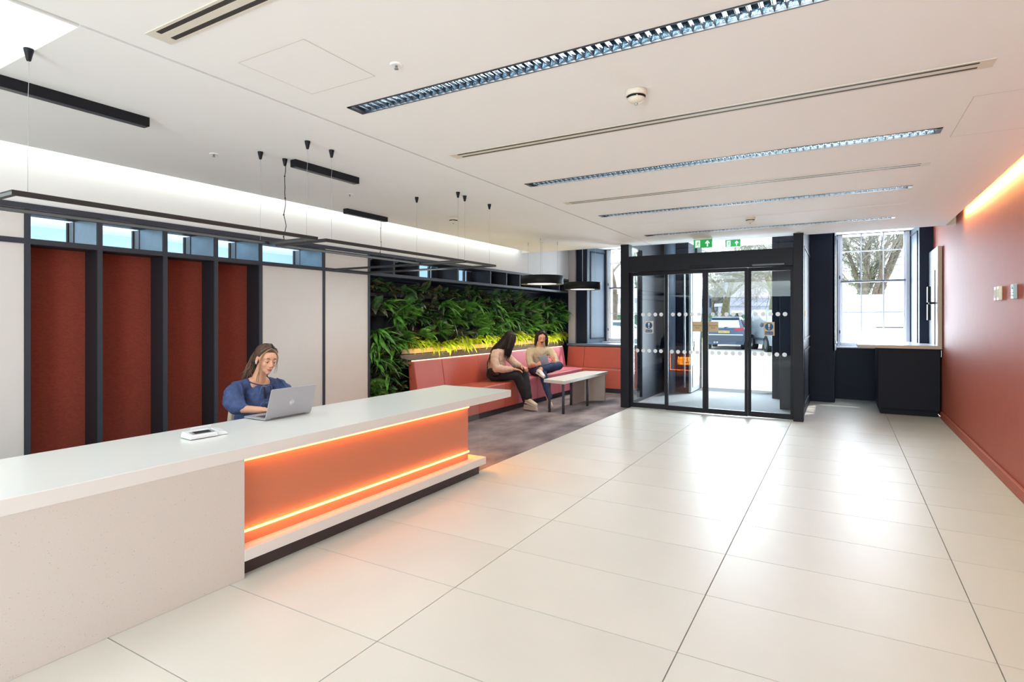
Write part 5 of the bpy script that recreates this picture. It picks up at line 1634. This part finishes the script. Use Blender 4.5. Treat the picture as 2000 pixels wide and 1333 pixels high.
tree('far bare tree above the parked dark car', at(1392, 58, 0), 13, .3, 71, M_bark2, fork=.2, depth=6, spread=.95, tw=1.6)
tree('far bare tree above the ticket machine', at(1452, 62, 0), 14, .3, 72, M_bark2, fork=.2, depth=6, spread=.95, tw=1.6)
tree('far bare tree above the white bonnet', at(1486, 57, 0), 13, .3, 73, M_bark2, fork=.2, depth=6, spread=.95, tw=1.6)
# monument, buildings, hedge, fence
mo = thing('monument', 'pale stone monument plinth behind the street trees', 'monument', at(1480, 52, 0))
M_st = mat('monument_stone', srgb(176, 178, 196), .8, noise=.06, nscale=1)
def wbox(par, name, px0, px1, t, dt, z0, z1, m):
    a = V(at(px0, t, 0)); b_ = V(at(px1, t, 0)); d = V((-math.sin(YAW), math.cos(YAW), 0)) * dt
    return MB().hexa([a + V((0, 0, z0)), b_ + V((0, 0, z0)), b_ + d + V((0, 0, z0)), a + d + V((0, 0, z0)),
                      a + V((0, 0, z1)), b_ + V((0, 0, z1)), b_ + d + V((0, 0, z1)), a + d + V((0, 0, z1))]).build(name, m, par)
wbox(mo, 'plinth', 1434, 1530, 52, 4, 0, 2.6, M_st)
wbox(mo, 'cornice', 1430, 1534, 51.7, 4.6, 2.6, 2.9, M_st)
wbox(mo, 'upper_block', 1440, 1525, 52.3, 3.4, 2.9, 5.6, M_st)
wbox(mo, 'panel', 1448, 1515, 52.25, .1, 3.3, 5.2, mat('panel_pink', srgb(190, 176, 190), .8))
wbox(mo, 'capping', 1436, 1529, 52, 4, 5.6, 5.9, M_st)
ob_ = thing('building', 'blue-grey low building beyond the fence at left of the doorway view', 'building', at(1400, 66, 0))
M_bl = mat('building_blue', srgb(120, 134, 160), .6)
wbox(ob_, 'wall', 1360, 1432, 66, 6, 0, 4.6, M_bl)
for i in range(6):
    wbox(ob_, 'window', 1364 + i * 11, 1372 + i * 11, 65.95, .1, 2.7, 3.8, mat('far_glass', srgb(54, 66, 86), .2))
    wbox(ob_, 'window', 1364 + i * 11, 1372 + i * 11, 65.95, .1, .9, 2.0, MATS['far_glass'])
wbox(ob_, 'fascia', 1358, 1434, 65.9, .2, 4.1, 4.7, mat('fascia_white', srgb(220, 222, 228), .6))
b2 = thing('building', 'long pale terrace far behind the trees', 'building', at(1500, 80, 0))
wbox(b2, 'wall', 1090, 1900, 80, 6, 0, 3.6, mat('terrace_pale', srgb(214, 212, 212), .8))
for i in range(22):
    wbox(b2, 'window', 1110 + i * 34, 1124 + i * 34, 79.9, .1, 1.2, 2.8, MATS['far_glass'])
wbox(b2, 'roof', 1088, 1902, 79.8, 6.4, 3.6, 4.3, mat('terrace_roof', srgb(170, 172, 182), .8))
hg = thing('hedge', 'clipped grey-green hedge behind the fence', 'hedge', at(1440, 44, 0))
o = wbox(hg, 'foliage', 1150, 1545, 44, 1.2, 0, 1.75, mat('hedge_green', srgb(92, 122, 110), .9, noise=.4, nscale=9, bump=1, bscale=20))
gs = MB(); a = at(1100, 34.5, -.035); b_ = at(1600, 34.5, -.035); c_ = at(1600, 44, -.035); d_ = at(1100, 44, -.035)
gs.quad([a, b_, c_, d_]); o = gs.build('grass', mat('grass', srgb(168, 188, 120), .9, noise=.15, nscale=3)); one(o, 'strip of grass between the fence and the hedge', 'grass'); o['kind'] = 'stuff'
fe = thing('fence', 'yellow-green paling fence behind the parked cars', 'fence', at(1430, 34, 0))
M_fe = mat('fence_yellow', srgb(186, 190, 120), .7)
M_fg = mat('fence_green', srgb(120, 134, 70), .7)
for i in range(46):
    px = 1376 + i * 3.4
    wbox(fe, 'paling', px, px + 1.5, 34, .03, .1, 1.28, M_fe)
wbox(fe, 'rail', 1374, 1534, 34.05, .05, 1.02, 1.08, M_fg)
wbox(fe, 'rail', 1374, 1534, 34.05, .05, .3, .36, M_fg)
for px in (1378, 1416, 1458, 1500):
    wbox(fe, 'post', px, px + 2.6, 33.95, .1, 0, 1.45, M_fg)
tm = thing('ticket_machine', 'dark pay machine with a white cap beside the parked car', 'machine', at(1445, 31.5, 0))
wbox(tm, 'body', 1439, 1450, 31.5, .4, 0, 1.75, mat('machine_navy', srgb(34, 44, 66), .5))
wbox(tm, 'cap', 1437, 1452, 31.4, .6, 1.75, 1.9, M_white)
wbox(tm, 'screen', 1441, 1448, 31.47, .03, 1.3, 1.55, mat('machine_screen', srgb(150, 170, 190), .3))
lc = thing('lamp_post', 'slim grey post beyond the fence', 'post', at(1424, 44, 0))
wbox(lc, 'pole', 1423, 1425.5, 43.9, .15, 0, 4.6, mat('post_grey', srgb(110, 120, 136), .5))
wbox(lc, 'cap', 1422.4, 1426.1, 43.85, .25, 4.6, 4.7, MATS['post_grey'])
pd = thing('person', 'passer-by in a purple hood walking beyond the fence', 'person', at(1493, 33, 0))
pb = MB(); px_, py_, _ = at(1493, 33, 0)
pb.ell((px_, py_, 1.62), (.09, .10, .12)); pb.chain([(px_, py_, 1.5), (px_, py_, 1.35), (px_, py_, .95)], [.06, .17, .15])
for q in (-1, 1):
    pb.chain([(px_ + q * .08, py_, .92), (px_ + q * .16, py_, .5), (px_ + q * .20, py_, .06)], [.09, .065, .045])
    pb.chain([(px_ + q * .18, py_, 1.36), (px_ + q * .24, py_, 1.10), (px_ + q * .14, py_ - .1, .92)], [.06, .05, .035])
remesh(pb.build('body', mat('coat_purple', srgb(140, 70, 150), .8), pd), .02, 2)
hb = MB(); hb.ell((px_, py_, 1.65), (.12, .13, .15)); hb.build('hood', mat('hood_grey', srgb(190, 180, 190), .8), pd)

# cars -------------------------------------------------------------
M_tyre = mat('tyre', srgb(36, 36, 38), .8)
M_rimc = mat('alloy', srgb(170, 176, 184), .3, metal=.7)
M_cglass = mat('car_glass', srgb(70, 96, 104), .08)
M_wsc = mat('windscreen_sky_reflection', srgb(196, 210, 220), .1)  # pale colour stands in for sky reflected in the windscreen
def vehicle(name, lab, cat, loc, head, prof, half, body, lower=None, tuck=.16, belt=.95, wheels=(.85, 3.3), wr=.34, glasses=(), extra=None):
    """prof: side outline (x forward from the rear, z up), half: half width; loc: rear centre on the ground"""
    t = thing(name, lab, cat, loc)
    f = V((head[0], head[1], 0)).normalized(); l = V((-f.y, f.x, 0)); base = V(loc)
    def P(x, y, z): return base + f * x + l * y + V((0, 0, z))
    m = MB(); n = len(prof)
    levels = [(-1, .0), (-1, 1), (1, 1), (1, 0)]
    def w_at(z): return half - (tuck * max(0, (z - belt)) / .6) - (.05 if z < .35 else 0)
    left = [P(x, w_at(z), z) for x, z in prof]; right = [P(x, -w_at(z), z) for x, z in prof]
    for i in range(n):
        j = (i + 1) % n
        m.quad([left[i], left[j], right[j], right[i]])
    m.quad(left[::-1]); m.quad(right)
    m.build('body', body, t)
    if lower:
        xs_ = [p[0] for p in prof]
        m = MB(); x0, x1 = min(xs_) - .02, max(xs_) + .02
        m.hexa([P(x0, half + .01, .22), P(x1, half + .01, .22), P(x1, -half - .01, .22), P(x0, -half - .01, .22), P(x0, half + .01, .42), P(x1, half + .01, .42), P(x1, -half - .01, .42), P(x0, -half - .01, .42)])
        m.build('bumper_trim', lower, t)
    for wx in wheels:
        for s_ in (-1, 1):
            c0 = P(wx, s_ * (half - .22), wr); c1 = P(wx, s_ * (half + .015), wr)
            w = MB().cyl(c0, c1, wr, n=28).build('wheel', M_tyre, t)
            c2 = P(wx, s_ * (half + .03), wr)
            rmn = MB().cyl(c1, c2, wr * .62, n=24)
            o = rmn.build('hub', M_rimc, w)
            MB().cyl(P(wx, s_ * (half + .001), wr), P(wx, s_ * (half + .006), wr), wr * 1.14, n=28).build('wheel_arch', mat('arch_black', srgb(24, 24, 28), .7), t)
    for nm, mt_, pts in glasses:
        MB().quad([P(*p) for p in pts]).build(nm, mt_, t)
    if extra: extra(t, P)
    return t
M_suv = mat('suv_blue_grey', srgb(84, 102, 132), .25, metal=.3, coat=.6)
M_suvb = mat('trim_grey', srgb(74, 84, 100), .5)
M_tail = mat('tail_red', srgb(190, 30, 50), .3)
M_plate = mat('plate_yellow', srgb(226, 200, 120), .5)
suv_prof = [(0, .45), (.02, .98), (.12, 1.02), (.55, 1.52), (.95, 1.60), (2.2, 1.58), (2.9, 1.10), (4.1, .92), (4.35, .62), (4.32, .25), (.08, .25)]
def suv_extra(t, P):
    MB().quad([P(.14, .70, 1.06), P(.14, -.70, 1.06), P(.50, -.60, 1.46), P(.50, .60, 1.46)]).build('rear_window', mat('rear_glass', srgb(214, 222, 232), .1), t)
    for s_ in (-1, 1):
        MB().quad([P(-.01, s_ * .46, .93), P(-.01, s_ * .86, .93), P(.03, s_ * .86, 1.06), P(.03, s_ * .50, 1.02)]).build('tail_light', M_tail, t)
        MB().quad([P(-.03, s_ * .50, .56), P(-.03, s_ * .84, .56), P(-.03, s_ * .84, .64), P(-.03, s_ * .50, .64)]).build('reflector', M_tail, t)
    MB().hexa([P(-.03, .25, .80), P(.0, .25, .80), P(.0, -.25, .80), P(-.03, -.25, .80), P(-.02, .25, .91), P(.01, .25, .91), P(.01, -.25, .91), P(-.02, -.25, .91)]).build('number_plate', M_plate, t)
    MB().hexa([P(-.06, .84, .42), P(.1, .88, .42), P(.1, -.88, .42), P(-.06, -.84, .42), P(-.04, .88, .70), P(.1, .88, .70), P(.1, -.88, .70), P(-.04, -.88, .70)]).build('bumper', M_suvb, t)
    MB().hexa([P(-.045, .84, .70), P(.1, .84, .70), P(.1, -.84, .70), P(-.045, -.84, .70), P(-.04, .84, .745), P(.1, .84, .745), P(.1, -.84, .745), P(-.04, -.84, .745)]).build('chrome_strip', M_alu, t)
    MB().cyl(P(-.08, .42, .36), P(.0, .42, .36), .05, n=14).build('exhaust', M_rimc, t)
    MB().cyl(P(-.08, .30, .36), P(.0, .30, .36), .05, n=14).build('exhaust', M_rimc, t)
    MB().tube([P(.13, .0, 1.07), P(.20, -.28, 1.10)], .015, 6).build('wiper', M_black, t)
    MB().hexa([P(.42, .62, 1.50), P(.62, .62, 1.56), P(.62, -.62, 1.56), P(.42, -.62, 1.50), P(.40, .62, 1.53), P(.62, .62, 1.59), P(.62, -.62, 1.59), P(.40, -.62, 1.53)]).build('spoiler', M_suv, t)
    for s_ in (-1, 1):
        MB().quad([P(.75, s_ * .83, 1.08), P(2.6, s_ * .86, 1.08), P(2.1, s_ * .76, 1.48), P(.95, s_ * .76, 1.50)]).build('side_window', M_cglass, t)
    ay_ = P(0, -1, 0) - P(0, 0, 0)
    text('registration', 'GX64 LVN', P(-.035, 0, .852), .10, M_sink, t, ay_, (0, 0, 1), .0005)
vehicle('car', 'dark blue-grey car parked tail towards the doors', 'car', at(1414, 27.2, -.04), (-.06, .99), suv_prof, .92, M_suv, None, tuck=.30, extra=suv_extra)
M_van = mat('van_silver', srgb(176, 188, 200), .25, coat=.5)
M_vanw = mat('van_white', srgb(240, 240, 240), .35)
van_prof = [(0, .35), (0, 1.05), (.05, 1.85), (.35, 1.92), (2.6, 1.90), (3.15, 1.25), (3.85, 1.05), (4.1, .75), (4.12, .30), (.1, .28)]
def van_extra(t, P):
    for s_ in (-1, 1):
        MB().quad([P(2.15, s_ * .875, 1.15), P(3.0, s_ * .89, 1.15), P(2.62, s_ * .76, 1.68), P(2.2, s_ * .76, 1.72)]).build('side_window', M_cglass, t)
        MB().hexa([P(.9, s_ * .925, .50), P(2.9, s_ * .925, .50), P(2.9, s_ * .94, .50), P(.9, s_ * .94, .50), P(.9, s_ * .925, .60), P(2.9, s_ * .925, .60), P(2.9, s_ * .94, .60), P(.9, s_ * .94, .60)]).build('side_strip', M_suvb, t)
        MB().ell(P(3.95, s_ * .72, .88), (.12, .12, .09)).build('headlight', mat('headlight', srgb(226, 232, 238), .1), t)
        MB().ell(P(2.95, s_ * 1.02, 1.20), (.08, .08, .10)).build('mirror', M_suvb, t)
    MB().quad([P(2.66, .74, 1.84), P(2.66, -.74, 1.84), P(3.18, -.84, 1.28), P(3.18, .84, 1.28)]).build('windscreen', M_wsc, t)
    MB().hexa([P(4.0, .86, .28), P(4.2, .80, .28), P(4.2, -.80, .28), P(4.0, -.86, .28), P(4.0, .86, .62), P(4.18, .80, .62), P(4.18, -.80, .62), P(4.0, -.86, .62)]).build('bumper', mat('bumper_grey', srgb(120, 132, 146), .4), t)
vx = V((-3.25, 31.1, -.04))
vehicle('van', 'silver van with white bonnet parked right of the dark car', 'van', vx, (.35, -.94), van_prof, .92, M_van, None, tuck=.10, wheels=(.8, 3.25), extra=van_extra)
# big white van close outside the right window
wv_prof = [(0, .35), (0, 2.05), (.1, 2.12), (4.2, 2.10), (4.7, 1.5), (5.4, 1.25), (5.6, .9), (5.6, .35)]
def wv_extra(t, P):
    for s_ in (-1, 1):
        MB().hexa([P(1.3, s_ * .985, 1.27), P(2.8, s_ * .985, 1.27), P(2.8, s_ * 1.0, 1.27), P(1.3, s_ * 1.0, 1.27), P(1.3, s_ * .985, 1.295), P(2.8, s_ * .985, 1.295), P(2.8, s_ * 1.0, 1.295), P(1.3, s_ * 1.0, 1.295)]).build('slide_rail', mat('rail_dark', srgb(86, 86, 98), .4), t)
        MB().hexa([P(.9, s_ * .975, .62), P(3.3, s_ * .975, .62), P(3.3, s_ * 1.0, .62), P(.9, s_ * 1.0, .62), P(.9, s_ * .975, .82), P(3.3, s_ * .975, .82), P(3.3, s_ * 1.0, .82), P(.9, s_ * 1.0, .82)]).build('sill_trim', mat('van_trim_blue', srgb(96, 120, 140), .5), t)
        MB().quad([P(3.85, s_ * .95, 1.35), P(4.6, s_ * .97, 1.35), P(4.25, s_ * .9, 1.85), P(3.9, s_ * .9, 1.88)]).build('side_window', M_cglass, t)
        MB().hexa([P(3.2, s_ * .985, 1.45), P(3.28, s_ * .985, 1.45), P(3.28, s_ * 1.02, 1.45), P(3.2, s_ * 1.02, 1.45), P(3.2, s_ * .985, 1.7), P(3.28, s_ * .985, 1.7), P(3.28, s_ * 1.02, 1.7), P(3.2, s_ * 1.02, 1.7)]).build('mirror', M_suvb, t)
vehicle('van', 'large white van parked just outside the right sash window', 'van', (-1.3, 17.9, -.04), (1, .02), wv_prof, .97, M_vanw, None, tuck=.05, wheels=(1.0, 4.4), wr=.36, extra=wv_extra)
car_prof = [(0, .45), (.02, .88), (.5, 1.0), (1.0, 1.42), (2.3, 1.42), (3.0, .95), (3.9, .84), (4.1, .5), (4.05, .25), (.1, .25)]
def car_extra(t, P):
    for s_ in (-1, 1):
        MB().quad([P(.8, s_ * .85, .98), P(2.8, s_ * .87, .96), P(2.3, s_ * .75, 1.34), P(1.1, s_ * .75, 1.34)]).build('side_window', M_cglass, t)
        MB().ell(P(.03, s_ * .7, .78), (.05, .12, .08)).build('tail_light', M_tail, t)
    MB().quad([P(.52, .74, 1.02), P(.52, -.74, 1.02), P(.95, -.66, 1.37), P(.95, .66, 1.37)]).build('rear_window', M_cglass, t)
    MB().quad([P(2.36, .70, 1.37), P(2.36, -.70, 1.37), P(2.95, -.76, 1.0), P(2.95, .76, 1.0)]).build('windscreen', M_cglass, t)
vehicle('car', 'white car outside the left sash window', 'car', at(1120, 25, -.04), (.86, .5), car_prof, .88, M_vanw, M_suvb, tuck=.22, wheels=(.75, 3.2), wr=.32, extra=car_extra)
# neighbouring room beyond the clerestory
nro = nr
MB().box(-9.5, -6.12, .8, 9.6, 2.72, 2.76).build('next_ceiling', M_nroom, nro)
MB().box(-9.6, -9.5, .8, 9.6, 0, 2.76).build('next_wall', M_nroom, nro)
MB().box(-9.5, -6.12, 9.5, 9.6, 0, 2.76).build('next_wall', M_nroom, nro)
MB().lathe([(.12, 0), (.12, -.01), (.10, -.012)], (-8.0, 4.4 + 1.2, 2.72), 24).build('ceiling_diffuser', M_alu, nro)
area('next_room_light', (-7.8, 4.8, 2.0), (pi, 0, 0), 2.0, 6.0, 34, (.88, .94, 1))
